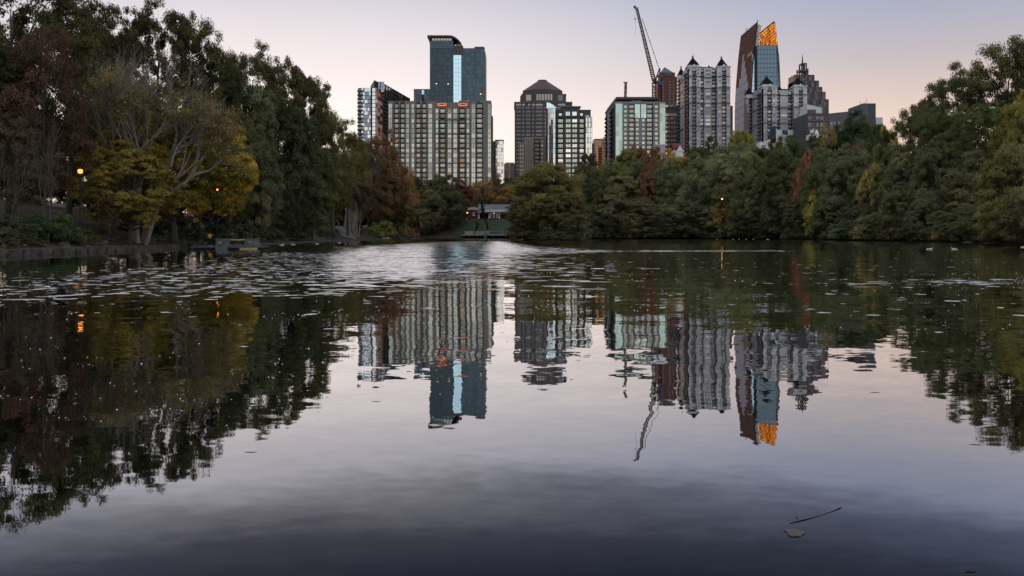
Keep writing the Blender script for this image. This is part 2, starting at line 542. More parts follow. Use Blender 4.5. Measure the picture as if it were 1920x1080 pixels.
# breeze on the western half: from a ragged near edge out to the far cove
ripple = poly_mask([(-9, 40), (-4.5, 31), (-1.4, 36), (.5, 50), (1.2, 80), (5, 100), (2, 150), (-2, 230), (-14, 235), (-24, 165), (-28, 118), (-21, 80), (-14, 55)], 6.0)
ripple = np.maximum(ripple, .62 * poly_mask([(-24, 19.5), (-13, 21.0), (-9.5, 24), (-5, 26), (-2, 31), (-1.0, 48), (0, 70), (7, 84), (12, 92), (10, 100), (4, 130), (-1, 200), (-14, 240),
                    (-26, 175), (-31, 118), (-25, 88), (-20, 62), (-20, 45), (-22, 31)], 5.0))
ripple = np.maximum(ripple, .85 * poly_mask([(12.6, 30), (26, 29.5), (60, 31), (60, 39), (26, 37), (17, 34)], 3.0))
ripple = np.maximum(ripple, .9 * poly_mask([(14, 90), (30, 92), (30, 99), (14, 97)], 3.0))
ripple = np.maximum(ripple, .55 * blob(5.5, 45.5, 3.0, .7))
ripple = np.maximum(ripple, .22 * poly_mask([(-1, 28), (4, 28), (5, 80), (0, 80)], 5.0))
glint = poly_mask([(-26, 18.5), (-13, 20.0), (-9.5, 23.5), (-5, 26), (-3, 31), (-4, 45), (-8, 60), (-14, 80), (-22, 90), (-26, 84), (-22, 62), (-21, 45), (-22, 31)], 6.0)
glint = np.maximum(glint, 1.0 * poly_mask([(12.6, 30), (26, 29.5), (60, 31), (60, 38), (26, 36), (17, 33)], 3.5))
glint = np.maximum(glint, 1.45 * poly_mask([(17, 31.5), (26, 31), (60, 32), (60, 36.5), (26, 35), (19, 33.5)], 2.5))
glint = np.maximum(glint, .9 * poly_mask([(13, 89), (30, 91), (30, 99), (13, 96)], 3.0))
glint = np.maximum(glint, .30 * ((uy > 11) & (uy < 90)) * np.clip((uy - 11) / 8, 0, 1) * np.clip((90 - uy) / 40, 0, 1))
ga_ = wme.attributes.new("glint", "FLOAT", "POINT")
ga_.data.foreach_set("value", glint.astype(np.float32))
wa = wme.attributes.new("ripple", "FLOAT", "POINT")
wa.data.foreach_set("value", ripple.astype(np.float32))
tag(link("water", wme), kind="structure")

def ribbon(pts, w, z0, z1, inner=True):
    """A low wall that follows a polyline; w to the left of the direction of travel."""
    mb = MB()
    pts = [Vector((p[0], p[1])) for p in pts]
    L = []
    for i, q in enumerate(pts):
        tdir = (pts[min(i + 1, len(pts) - 1)] - pts[max(i - 1, 0)]).normalized()
        nrm = Vector((-tdir.y, tdir.x))
        L.append((q, q + nrm * w))
    vs = []
    for a, b in L:
        vs += [(a.x, a.y, z0), (b.x, b.y, z0), (b.x, b.y, z1), (a.x, a.y, z1)]
    fs = []
    for i in range(len(L) - 1):
        q = i * 4
        for k in range(4):
            fs.append((q + k, q + (k + 1) % 4, q + 4 + (k + 1) % 4, q + 4 + k))
    fs += [(3, 2, 1, 0), tuple(len(vs) - 4 + k for k in range(4))]
    mb.add(vs, fs)
    return mb

def sheet(name, centre, width, mat_, lift=.05, label=None):
    """A path laid on the ground along a polyline."""
    pts = []
    for (a, b) in zip(centre[:-1], centre[1:]):
        for k in range(8):
            pts.append(Vector(a).lerp(Vector(b), k / 8))
    pts.append(Vector(centre[-1]))
    vs, fs = [], []
    for i, q in enumerate(pts):
        td = (pts[min(i + 1, len(pts) - 1)] - pts[max(i - 1, 0)]).normalized()
        nr = Vector((-td.y, td.x))
        for s in np.linspace(-.5, .5, 5):
            r = q + nr * s * width
            vs.append((r.x, r.y, max(ground(r.x, r.y), .3) + lift))
    for i in range(len(pts) - 1):
        for k in range(4):
            a = i * 5 + k
            fs.append((a, a + 1, a + 6, a + 5))
    return MB().add(vs, fs).build(name, mat_)

tag(sheet("path", [(-48.6, 256), (-54, 276), (-61, 303), (-70, 322)], 4.6, M["path"]), kind="structure")
# lawn below the pavilion
lx = np.arange(-27, 4, 1.5)
ly = np.arange(404, 430, 1.5)
LX, LY = np.meshgrid(lx, ly)
tag(link("lawn", grid_mesh("lawn", LX, LY, ground_np(LX.ravel(), LY.ravel()) + .12, M["lawn"])), kind="structure")

# ------------------------------------------------------------------ foliage
def leaf_material():
    m = bpy.data.materials.new("leaves")
    m.use_nodes = True
    t = m.node_tree
    p = t.nodes["Principled BSDF"]
    p.inputs["Roughness"].default_value = .6
    p.inputs["Specular IOR Level"].default_value = .06
    oi = N(t, "ShaderNodeObjectInfo")
    a = N(t, "ShaderNodeAttribute", attribute_name="tint")
    mr = N(t, "ShaderNodeMapRange")
    mr.inputs[3].default_value, mr.inputs[4].default_value = .36, 1.8
    t.links.new(a.outputs["Fac"], mr.inputs[0])
    hs = N(t, "ShaderNodeHueSaturation")
    t.links.new(oi.outputs["Color"], hs.inputs["Color"])
    t.links.new(mr.outputs[0], hs.inputs["Value"])
    hv = N(t, "ShaderNodeMapRange")
    hv.inputs[3].default_value, hv.inputs[4].default_value = .525, .475
    t.links.new(a.outputs["Fac"], hv.inputs[0])
    t.links.new(hv.outputs[0], hs.inputs["Hue"])
    t.links.new(hs.outputs[0], p.inputs["Base Color"])
    tr = N(t, "ShaderNodeBsdfTranslucent")
    t.links.new(hs.outputs[0], tr.inputs[0])
    mx = N(t, "ShaderNodeMixShader")
    mx.inputs[0].default_value = .3
    t.links.new(p.outputs[0], mx.inputs[1])
    t.links.new(tr.outputs[0], mx.inputs[2])
    t.links.new(mx.outputs[0], t.nodes["Material Output"].inputs[0])
    return m
LEAF = leaf_material()

def unit(v):
    return v / np.maximum(np.linalg.norm(v, axis=-1, keepdims=True), 1e-9)

def leaf_mesh(name, C, Nr, size, tint, rng, aspect=.6):
    n = len(C)
    T = unit(np.cross(Nr, unit(rng.normal(size=(n, 3)))))
    B = np.cross(Nr, T)
    L, W = size[:, None] * .5, size[:, None] * .5 * aspect
    bend = Nr * (size * .12)[:, None]
    V = np.stack([C - T * L - bend, C - B * W, C + T * L - bend, C + B * W], 1).reshape(-1, 3)
    me = bpy.data.meshes.new(name)
    me.vertices.add(len(V))
    me.vertices.foreach_set("co", V.astype(np.float32).ravel())
    me.loops.add(4 * n)
    me.loops.foreach_set("vertex_index", np.arange(4 * n, dtype=np.int32))
    me.polygons.add(n)
    me.polygons.foreach_set("loop_start", np.arange(0, 4 * n, 4, dtype=np.int32))
    me.update(calc_edges=True)
    at = me.attributes.new("tint", "FLOAT", "FACE")
    at.data.foreach_set("value", np.clip(tint, 0, 1).astype(np.float32))
    me.materials.append(LEAF)
    return me

def clump_leaves(rng, P, out, per, cr, leaf, flat=.6, tint=None):
    """Leaves round clump centres P, facing mostly outwards so that each clump catches light on its own top and side."""
    n = len(P)
    k = rng.poisson(per, n)
    idx = np.repeat(np.arange(n), k)
    m = len(idx)
    crs = cr * rng.uniform(.7, 1.35, n)
    off = unit(rng.normal(size=(m, 3))) * (rng.random(m) ** .5)[:, None] * crs[idx][:, None]
    off[:, 2] *= flat
    # sprays hang: the outer half of a clump droops
    hr = np.linalg.norm(off[:, :2], axis=1)
    off[:, 2] -= .25 * hr ** 2 / np.maximum(cr, .01)
    C = P[idx] + off
    Nr = unit(.6 * unit(off) + .4 * out[idx] + np.array([0, 0, .4]) + .42 * rng.normal(size=(m, 3)))
    ct = rng.random(n) if tint is None else tint
    tn = .68 * ct[idx] + .32 * rng.random(m)
    sz = leaf * rng.uniform(.65, 1.35, m)
    return C, Nr, sz, tn

def lobes(rng, R, zb, zt, nl, prof):
    zc, hz = (zb + zt) / 2, (zt - zb) / 2
    i = np.arange(nl) + .5
    ph = np.pi * (1 + 5 ** .5) * i + rng.uniform(0, 6.28)
    zz = 1 - 2 * i / nl
    rr = np.sqrt(1 - zz ** 2)
    D = np.stack([rr * np.cos(ph), rr * np.sin(ph), zz], 1) + rng.normal(size=(nl, 3)) * .16
    D = unit(D)
    rf = rng.uniform(.52, .86, nl)
    P = D * rf[:, None] * np.array([R, R, hz])
    w = np.interp((P[:, 2] + hz) / (2 * hz), [0, .25, .5, .75, 1], prof)
    P[:, :2] *= w[:, None]
    P[:, 2] += zc
    return P, D

def make_tree(seed, R, H, zb, nl=16, nc=16, per=110, cr=1.0, leaf=.34, prof=(.8, 1, 1, .85, .6), trunk_r=.35, lr=(.30, .46), bark="bark", gap=0.0, name="broadleaf", flat=.6):
    rng = np.random.default_rng(seed)
    hz = (H - zb) / 2
    P, D = lobes(rng, R, zb, H * .93, nl, prof)
    CP, CO, CT = [], [], []
    for k in range(nl):
        r = R * rng.uniform(*lr)
        dirs = unit(rng.normal(size=(nc * 3, 3)))
        dirs = dirs[dirs @ D[k] > -.35][:nc]
        q = P[k] + dirs * (r * rng.uniform(.55, 1.1, len(dirs)))[:, None] * np.array([1, 1, .8])
        if gap:
            keep = rng.random(len(q)) > gap
            q, dirs = q[keep], dirs[keep]
        CP.append(q)
        CO.append(unit(dirs + D[k]))
        lt = rng.random()
        CT.append(np.clip(.55 * lt + .45 * rng.random(len(q)), 0, 1))
    CP, CO, CT = np.concatenate(CP), np.concatenate(CO), np.concatenate(CT)
    ok = CP[:, 2] > .25
    CP, CO, CT = CP[ok], CO[ok], CT[ok]
    C, Nr, sz, tn = clump_leaves(rng, CP, CO, per, cr, leaf, flat, CT)
    ok = C[:, 2] > .12
    crown = leaf_mesh(name + "_crown", C[ok], Nr[ok], sz[ok], tn[ok], rng)
    mb = MB()
    top = np.array([rng.normal() * R * .06, rng.normal() * R * .06, zb + (H - zb) * .6])
    pts, rad = [], []
    for s in np.linspace(0, 1, 6):
        wob = rng.normal(size=2) * R * .02 * (s > 0)
        pts.append((top[0] * s + wob[0], top[1] * s + wob[1], -.6 + (top[2] + .6) * s))
        rad.append(trunk_r * (1.25 if s == 0 else 1) * (1 - .75 * s))
    mb.tube(pts, rad, 8)
    for k in range(nl):
        s = np.clip((P[k, 2] - .35 * R * .6) / top[2], .3, .95) * rng.uniform(.75, .95)
        j = s * 5
        a = np.array(pts[int(j)]) + (np.array(pts[min(int(j) + 1, 5)]) - np.array(pts[int(j)])) * (j - int(j))
        mid = (a + P[k]) / 2 + np.array([0, 0, -.06 * R]) + rng.normal(size=3) * .04 * R
        r0 = trunk_r * (1 - .72 * s) * .5
        mb.tube([a, mid, P[k], P[k] + D[k] * R * .2], [r0, r0 * .7, r0 * .4, r0 * .12], 5)
    LC = C[ok]
    return crown, mb.mesh(name + "_trunk", M[bark], True), float(np.percentile(np.hypot(LC[:, 0], LC[:, 1]), 97)), float(np.percentile(LC[:, 2], 99.6))

def make_bare(seed, R, H, nstem=3, depth=5, bark="bark_pale", r0=.22, spread=.5, leafy=None, name="bare"):
    """Branching limbs down to twigs; leafy = (chance low in the crown, chance high, per clump, clump radius, leaf size)."""
    rng = np.random.default_rng(seed)
    mb = MB()
    tips, outs = [], []
    def grow(p, dr, ln, r, lev):
        q = [p]
        dd = dr.copy()
        for _ in range(3):
            dd = unit(dd + rng.normal(size=3) * .13 + np.array([0, 0, .05]))
            q.append(q[-1] + dd * ln / 3)
        mb.tube(q, [r, r * .86, r * .74, r * .62], 5 if lev > 2 else 3, cap=False)
        tips.append(q[-1])
        outs.append(dd)
        if lev <= 0:
            return
        for _ in range(3 if lev > 1 else 2 + int(rng.random() < .6)):
            ax = unit(rng.normal(size=3))
            nd = unit(dd + ax * spread * rng.uniform(.7, 1.5) + np.array([0, 0, .10]))
            st = q[2] + (q[3] - q[2]) * rng.random()
            grow(st, nd, ln * rng.uniform(.62, .82), r * rng.uniform(.5, .64), lev - 1)
    for s in range(nstem):
        w = 2 * math.pi * (s + rng.random() * .5) / nstem
        grow(np.array([math.cos(w), math.sin(w), 0]) * r0 * .28 * (nstem > 1) + np.array([0, 0, -.12]),
             unit(np.array([math.cos(w) * .33 * (nstem > 1), math.sin(w) * .33 * (nstem > 1), 1.0])), 1.0, r0 / 4.0, depth)
    V = np.array(mb.v)
    zmax = V[:, 2].max()
    rmax = np.percentile(np.hypot(V[:, 0], V[:, 1]), 98)
    k = np.array([R / rmax, R / rmax, H / zmax])
    mb.v = [tuple(v) for v in V * k]
    crown = None
    if leafy:
        lo, hi, per, cr, leaf = leafy
        T, O = np.array(tips) * k, np.array(outs)
        ch = lo + (hi - lo) * np.clip((T[:, 2] / H - .35) / .45, 0, 1)
        ok = (rng.random(len(T)) < ch) & (T[:, 2] > .2 * H)
        C, Nr, sz, tn = clump_leaves(rng, T[ok], O[ok], per, cr, leaf, .6)
        crown = leaf_mesh(name + "_crown", C, Nr, sz, tn, rng)
    return crown, mb.mesh(name + "_limbs", M[bark], True), R, H

PR = {}
PR["round1"] = make_tree(11, 7, 18, 3.2, 26, 18, 156, 0.86, .25, lr=(.24, .40))
PR["round2"] = make_tree(12, 7, 17, 2.6, 28, 16, 156, 0.90, .25, prof=(.9, 1.05, 1, .8, .5), lr=(.24, .40))
PR["round3"] = make_tree(23, 7, 18, 2.2, 32, 14, 163, 0.82, .25, prof=(.85, 1, 1.05, .8, .6), lr=(0.20, 0.37))
PR["tall1"] = make_tree(13, 6, 24, 4.0, 32, 15, 149, 0.86, .25, prof=(.6, .95, 1, .9, .55), lr=(.24, .40))
PR["tall2"] = make_tree(14, 6, 24, 3.0, 32, 16, 149, 0.82, .25, prof=(.8, 1, .95, .75, .45), lr=(0.24, 0.45))
PR["skirt1"] = make_tree(15, 7, 16, -.6, 32, 16, 156, 0.90, .25, prof=(1.1, 1.1, 1, .8, .5), lr=(.24, .40))
PR["skirt2"] = make_tree(16, 7, 17, -.8, 34, 15, 163, 0.86, .25, prof=(1.05, 1.05, 1, .9, .6), lr=(0.22, 0.37))
PR["skirt3"] = make_tree(27, 7, 17, -.8, 30, 17, 163, 0.94, .25, prof=(1.15, 1.0, .9, .9, .6), lr=(0.26, 0.45), flat=.5)
PR["airy1"] = make_tree(17, 8, 24, 6.0, 26, 12, 190, .95, .23, prof=(.7, 1, 1, .9, .6), lr=(.26, .42), gap=.12, trunk_r=.4)
PR["airy2"] = make_tree(18, 8, 24, 4.0, 28, 12, 190, .95, .23, prof=(.9, 1.05, 1, .85, .55), lr=(.25, .42), gap=.15, trunk_r=.4)
PR["sparse"] = make_tree(19, 6, 16, 2.5, 20, 11, 130, .85, .23, prof=(.8, 1, 1, .8, .5), lr=(.24, .42), gap=.25, trunk_r=.25)
PR["layer"] = make_tree(20, 7, 15, 2.0, 40, 12, 150, .72, .22, prof=(1.05, 1.1, 1, .8, .45), lr=(.18, .32), flat=.42)
PR["shrub1"] = make_tree(21, 2.4, 3, -.4, 12, 12, 60, .42, .2, trunk_r=.07)
PR["shrub2"] = make_tree(22, 2.6, 2.6, -.5, 14, 11, 60, .42, .2, trunk_r=.07, prof=(1.1, 1.1, 1, .8, .5))
PR["half"] = make_bare(31, 8.5, 18, 4, 6, "bark_pale", .26, .50, (.42, .012, 30, .8, .21), "half_bare")
PR["twig"] = make_bare(32, 5, 15, 4, 5, "bark_pale", .30, .5, (.55, .35, 34, .7, .25), "twiggy")
PR["vase"] = make_bare(33, 5.5, 15, 5, 4, "bark_pale", .36, .42, (.12, .5, 26, .8, .30), "vase")
PR["bare1"] = make_bare(34, 4.5, 12, 2, 4, "bark", .22, .62, None, "bare")
PR["fork"] = make_bare(35, 3.2, 9.5, 1, 5, "bark_dark", .30, .55, (.25, .25, 10, .5, .22), "fork")

BR = 2.6
dg, dk, mg, gg, ol = (.038, .043, .020), (.030, .033, .018), (.055, .064, .029), (.064, .071, .044), (.085, .078, .028)
yl, yg, ru, br, og = (.25, .185, .032), (.135, .122, .030), (.050, .034, .026), (.060, .050, .038), (.078, .052, .031)
sa, mr, lg = (.115, .062, .044), (.050, .020, .02), (.13, .125, .05)
rt = random.Random(5)

def plant(name, proto, px, ytop, w, Y, col, label, cat="tree", group=None, shore=False, x=None, lift=0.0):
    crown, limbs, R, H = PR[proto]
    if shore:
        Y = 110.0 if px > 1095 else Y - 40
    while lake_distance(np.array([X(px, Y)]), np.array([Y]))[0] < (1.0 if shore or "shrub" in proto else 2.2):
        Y += 1.0
    xx = X(px, Y) if x is None else x
    g = max(ground(xx, Y), .1) - .15 + lift
    h = max(Z(ytop, Y) - g, 1.0)
    s = w / 2 / F * Y / R
    root = empty(name, (xx, Y, g), label, cat, group)
    root.rotation_euler = (0, 0, rt.uniform(0, 6.28))
    root.scale = (s, s, h / H)
    tr = link("trunk" if "shrub" not in proto else "stem", limbs, root)
    if crown is not None:
        c = link("crown" if "shrub" not in proto else "foliage", crown, root)
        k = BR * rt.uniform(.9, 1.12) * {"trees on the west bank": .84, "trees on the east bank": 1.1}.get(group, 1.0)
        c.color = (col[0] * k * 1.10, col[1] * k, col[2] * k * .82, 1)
    return root
# ------------------------------------------------------------------ trees and shrubs, west bank
T = plant
WB, EB, FB = "trees on the west bank", "trees on the east bank", "trees round the far cove"
T("oak_tree", "airy1", 20, -70, 330, 98, dg, "tallest dark tree behind the russet tree, its top cut by the picture's upper edge", group=WB)
T("oak_tree", "airy2", 130, -15, 210, 112, dk, "dark airy tree rising just behind the russet tree and reaching the picture's upper edge", group=WB)
T("oak_tree", "tall1", -60, 60, 260, 88, dg, "dark tree cut by the left picture edge beside the russet tree", group=WB)
T("maple_tree", "sparse", 85, 45, 165, 87, ru, "russet-brown tree standing in front of the tall dark trees, beside the half-bare tree", group=WB)
T("maple_tree", "sparse", 30, 210, 150, 84, br, "small brown thin-leaved tree below the russet tree", group=WB)
T("maple_tree", "half", 262, 66, 330, 99, (.10, .088, .042), "wide half-bare tree with grey twigs above and yellowed leaves below", group=WB)
T("maple_tree", "layer", 325, 205, 285, 98, yg, "yellow-green layered tree hanging over the bank above the person in yellow", group=WB)
T("maple_tree", "layer", 397, 222, 150, 110, yl, "bright yellow tree at the edge of the yellow-green foliage, nearest the stone bench pier", group=WB)
T("maple_tree", "layer", 245, 270, 190, 93, (.125, .110, .033), "low golden tree with a bare grey trunk, right beside the orange lamp", group=WB)
T("maple_tree", "bare1", 88, 225, 120, 80, br, "leafless pale-limbed tree leaning over the shrubs below the russet tree", group=WB)
T("maple_tree", "bare1", 12, 250, 110, 76, br, "bare crooked grey tree at the left picture edge above the retaining wall", group=WB)
T("maple_tree", "sparse", 203, 365, 40, 91, ru, "tiny russet tree tucked under the golden tree by the bank", group=WB)
T("oak_tree", "tall2", 182, 55, 128, 135, dk, "slim dark tree top showing between the russet tree and the highest rounded crown", group=WB)
T("oak_tree", "airy1", 297, -2, 179, 140, dk, "dark airy tree with the highest rounded crown, directly above the half-bare tree", group=WB)
T("oak_tree", "airy2", 240, 42, 140, 142, dg, "dark airy tree just behind the half-bare tree, lower than the highest rounded crown", group=WB)
T("oak_tree", "airy2", 372, 30, 140, 142, dg, "dark airy tree on the downhill side of the highest rounded crown", group=WB)
T("oak_tree", "round1", 405, 92, 110, 148, (.03, .038, .026), "dense dark tree behind the yellow trees, under the skyline notch", group=WB)
T("oak_tree", "airy1", 470, 84, 153, 168, dg, "dark airy tree at the first step down of the west tree line", group=WB)
T("oak_tree", "airy2", 545, 118, 153, 185, dg, "dark airy tree on the sloping skyline, second from the western gap of open sky", group=WB)
T("oak_tree", "tall1", 585, 150, 75, 200, dg, "narrow dark tree ending the steep skyline beside the open sky", group=WB)
T("oak_tree", "skirt3", 442, 130, 150, 150, (.05, .06, .038), "broad grey-green tree behind the bright yellow tree", group=WB)
T("oak_tree", "skirt1", 465, 215, 130, 138, gg, "grey-green tree with branches down to the ground behind the stone bench pier", group=WB)
T("oak_tree", "skirt2", 520, 170, 150, 172, (.04, .05, .03), "large dark green tree behind the geese on the bank", group=WB)
T("oak_tree", "skirt3", 478, 330, 105, 146, mg, "low leafy tree overhanging the bank at the first geese", group=WB)
T("oak_tree", "skirt2", 578, 255, 120, 205, mg, "green tree sweeping down to the bank beside the asphalt path", group=WB)
T("oak_tree", "skirt1", 555, 325, 110, 190, (.045, .058, .032), "low green tree over the row of geese, nearer the path", group=WB)
T("oak_tree", "airy2", 625, 205, 108, 225, (.07, .07, .028), "backlit olive tree catching the sunset at the foot of the skyline slope", group=WB)
T("oak_tree", "airy1", 652, 245, 96, 262, (.085, .075, .03), "small backlit tree touching the base of the slim glass tower", group=WB)
T("oak_tree", "round2", 618, 290, 100, 248, (.05, .052, .034), "rounded dull green tree behind the asphalt path", group=WB)
T("elm_tree", "vase", 655, 262, 120, 290, br, "brown fan-shaped tree with fine bare twigs above the asphalt path", group=WB)
T("elm_tree", "twig", 668, 318, 90, 268, br, "pale multi-stemmed tree beside the asphalt path", group=WB)
T("elm_tree", "sparse", 716, 248, 105, 300, og, "rust-brown tree standing against the grey condominium slab", group=WB)
T("elm_tree", "round3", 735, 300, 100, 305, (.10, .075, .04), "brown-green rounded tree between the pale multi-stemmed tree and the cove", group=WB)
T("elm_tree", "sparse", 758, 315, 55, 318, (.13, .078, .032), "orange-tinged thin tree at the corner of the far cove", group=WB)
T("elm_tree", "round2", 690, 285, 70, 312, (.075, .062, .036), "dull brown tree behind the pale multi-stemmed tree", group=WB)
T("elm_tree", "shrub1", 716, 414, 52, 300, (.09, .105, .03), "small yellow-green tree over the low landing", group=WB)

for px, yt, w, Y_, c_, l in ((-30, 170, 200, 128, dk, "deep dark tree behind the bare crooked tree at the left picture edge"), (75, 200, 170, 132, dk, "deep dark tree behind the russet tree's lower boughs"),
                             (165, 215, 150, 136, dk, "deep dark tree behind the orange lamp"), (250, 200, 150, 138, dk, "deep dark tree behind the half-bare tree's trunk"), (340, 215, 150, 140, dk, "deep dark tree behind the yellow-green tree's trunk"),
                             (415, 240, 120, 150, dk, "deep dark tree behind the bright yellow tree's lower boughs"), (640, 300, 90, 320, dk, "dark tree closing the end of the asphalt path"), (605, 330, 90, 275, dk, "dark tree on the near side of the asphalt path"),
                             (675, 340, 90, 335, dk, "dark tree behind the trash bin"), (725, 345, 90, 338, dk, "dark tree behind the low landing")):
    T("oak_tree", rt.choice(["skirt1", "skirt2"]), px, yt, w, Y_, c_, l, group=WB)

# far cove
T("oak_tree", "skirt2", 795, 352, 90, 405, (.05, .052, .03), "dull olive tree at the western end of the far cove", group=FB)
T("oak_tree", "round2", 828, 330, 95, 440, (.035, .04, .02), "dark rounded tree in front of the grey condominium's middle", group=FB)
T("oak_tree", "skirt1", 838, 360, 80, 415, (.03, .036, .024), "dark drooping tree beside the pavilion's brick wing", group=FB)
T("maple_tree", "round1", 866, 338, 55, 452, mr, "dark maroon tree behind the pavilion's brick wing", group=FB)
T("maple_tree", "sparse", 908, 338, 75, 475, (.11, .075, .035), "brown thin-leaved tree behind the pavilion roof", group=FB)
T("maple_tree", "twig", 925, 322, 55, 500, br, "twiggy grey tree rising behind the pavilion, against the grey condominium's edge", group=FB)
T("maple_tree", "sparse", 952, 345, 50, 470, (.115, .075, .032), "orange-brown tree at the far end of the pavilion roof", group=FB)
T("oak_tree", "round3", 960, 335, 90, 490, (.035, .042, .026), "dark round tree behind the end of the pavilion", group=FB)
T("oak_tree", "round1", 888, 345, 60, 500, (.05, .05, .03), "dull green tree above the pavilion's flat-roofed wing", group=FB)
T("oak_tree", "round2", 775, 328, 60, 430, dk, "small dark tree at the foot of the grey condominium slab", group=FB)
T("ash_tree", "fork", 915, 345, 62, 412, br, "bare dark tree with a forked trunk in front of the pavilion", group=FB)
T("ash_tree", "fork", 888, 408, 40, 403, br, "thin dark leaning tree on the cove terrace", group=FB)
# point of land
T("willow_tree", "skirt1", 1025, 306, 145, 262, (.085, .08, .034), "broad olive tree on the point of land beside the cove terrace", group="trees on the point")
T("willow_tree", "skirt3", 1000, 368, 110, 254, (.045, .046, .026), "low dark tree drooping over the water at the tip of the point", group="trees on the point")
T("willow_tree", "skirt2", 1050, 352, 95, 253, (.055, .056, .028), "low dull olive tree at the tip of the point, towards the east bank", group="trees on the point")

# ------------------------------------------------------------------ east bank
T("oak_tree", "round3", 1104, 290, 70, 410, dk, "dark tree at the foot of the white-windowed glass condominium", group=EB)
T("oak_tree", "round1", 1150, 302, 100, 385, mg, "green tree below the sunlit far blocks", group=EB)
T("oak_tree", "skirt2", 1110, 318, 85, 360, (.042, .048, .028), "dull green tree just behind the point of land", group=EB)
T("oak_tree", "skirt1", 1150, 352, 85, 362, (.058, .056, .034), "low olive tree at the waterside nearest the point of land", group=EB, shore=True)
T("oak_tree", "tall2", 1172, 282, 60, 420, mg, "green tree in front of the grey block's balconied side wall", group=EB)
T("maple_tree", "round2", 1197, 276, 62, 425, og, "burnt orange tree below the middle of the green-glass block", group=EB)
T("maple_tree", "round3", 1228, 277, 50, 424, (.10, .056, .029), "orange tree below the small grey box roof", group=EB)
T("maple_tree", "round1", 1263, 280, 75, 418, (.13, .10, .022), "olive-gold tree below the maroon gable", group=EB)
T("oak_tree", "skirt2", 1192, 305, 80, 392, (.05, .06, .034), "green tree below the burnt orange tree", group=EB)
T("maple_tree", "skirt3", 1216, 312, 46, 384, (.07, .046, .032), "slim reddish tree between green crowns, below the orange tree", group=EB)
T("oak_tree", "skirt1", 1255, 300, 95, 388, (.055, .068, .04), "rounded green tree below the olive-gold tree", group=EB)
T("oak_tree", "skirt3", 1205, 372, 90, 378, (.048, .052, .032), "low drooping tree at the water below the slim reddish tree", group=EB, shore=True)
T("oak_tree", "skirt2", 1260, 380, 95, 379, (.05, .056, .034), "low drooping tree at the water below the rounded green tree", group=EB, shore=True)
T("oak_tree", "round1", 1322, 260, 75, 430, dk, "dark tree at the foot of the taller castle-roofed tower", group=EB)
T("oak_tree", "round3", 1300, 288, 70, 410, (.05, .058, .034), "dull green tree at the base corner of the taller castle-roofed tower", group=EB)
T("oak_tree", "skirt1", 1325, 296, 115, 362, (.07, .082, .05), "grey-green tree below the taller castle-roofed tower", group=EB)
T("oak_tree", "skirt2", 1330, 365, 100, 372, (.055, .064, .042), "low grey-green tree at the water below the taller castle-roofed tower", group=EB, shore=True)
T("maple_tree", "round2", 1392, 250, 80, 418, (.085, .085, .024), "olive-yellow tree at the foot of the curved glass tower", group=EB)
T("oak_tree", "tall1", 1388, 250, 42, 440, dk, "narrow dark tree behind the olive-yellow tree", group=EB)
T("oak_tree", "skirt3", 1382, 272, 125, 352, (.062, .074, .044), "tall grey-green tree below the curved glass tower", group=EB)
T("maple_tree", "sparse", 1378, 320, 60, 336, (.13, .06, .035), "reddish thin tree just above the small amber lamp", group=EB)
T("maple_tree", "skirt3", 1366, 372, 60, 334, (.10, .085, .035), "yellowed low tree beside the small amber lamp", group=EB, shore=True)
T("oak_tree", "skirt1", 1425, 292, 105, 326, (.056, .068, .036), "green tree with long drooping boughs beside the small amber lamp", group=EB)
T("oak_tree", "round1", 1440, 262, 75, 400, dk, "dark tree at the base of the shorter castle-roofed tower", group=EB)
T("oak_tree", "round3", 1532, 256, 75, 400, (.034, .042, .022), "dark tree in front of the small white box and the white peaked canopy", group=EB)
T("oak_tree", "round2", 1486, 258, 90, 390, (.03, .04, .02), "dark tree below the low white roofs", group=EB)
T("oak_tree", "skirt2", 1474, 280, 110, 318, (.042, .054, .028), "dark green tree between the low white roofs and the water", group=EB)
T("oak_tree", "skirt3", 1430, 375, 100, 312, (.038, .044, .03), "low dark tree at the water with boughs touching the surface", group=EB, shore=True)
T("maple_tree", "sparse", 1512, 284, 36, 296, sa, "slim salmon-coloured tree in the green bank", group=EB)
T("maple_tree", "sparse", 1496, 318, 30, 294, sa, "tiny salmon-coloured tree beside the slim one", group=EB)
T("oak_tree", "skirt1", 1548, 280, 95, 290, (.05, .064, .034), "green tree next to the slim salmon-coloured tree", group=EB)
T("maple_tree", "skirt1", 1530, 352, 46, 283, (.15, .15, .05), "pale yellow-green tree below the salmon-coloured trees", group=EB, shore=True)
T("oak_tree", "skirt3", 1505, 372, 75, 289, (.04, .048, .028), "low dark tree beside the pale yellow-green tree", group=EB, shore=True)
T("pine_tree", "round1", 1600, 210, 115, 350, (.018, .028, .014), "dark dome-shaped tree in front of the low slate-blue building", group=EB)
T("maple_tree", "sparse", 1553, 232, 50, 345, (.095, .078, .034), "golden-brown tree beside the dark dome-shaped tree", group=EB)
T("maple_tree", "twig", 1610, 252, 80, 300, br, "grey twiggy tree in front of the dark dome-shaped tree", group=EB)
T("oak_tree", "skirt2", 1592, 275, 110, 278, (.05, .06, .038), "grey-green tree below the dark dome-shaped tree", group=EB)
T("oak_tree", "round3", 1650, 236, 85, 300, (.035, .046, .024), "green tree at the end of the low slate-blue building", group=EB)
T("maple_tree", "sparse", 1665, 238, 60, 285, (.115, .098, .036), "yellowing tree at the start of the rising east tree line", group=EB)
T("oak_tree", "skirt1", 1655, 276, 100, 258, (.052, .062, .03), "green tree below the yellowing tree", group=EB)
T("maple_tree", "skirt2", 1640, 312, 70, 252, (.12, .115, .05), "pale yellow-green tree halfway down the east bank", group=EB)
T("oak_tree", "airy2", 1700, 205, 95, 262, dg, "airy dark tree on the first rise of the east tree line", group=EB)
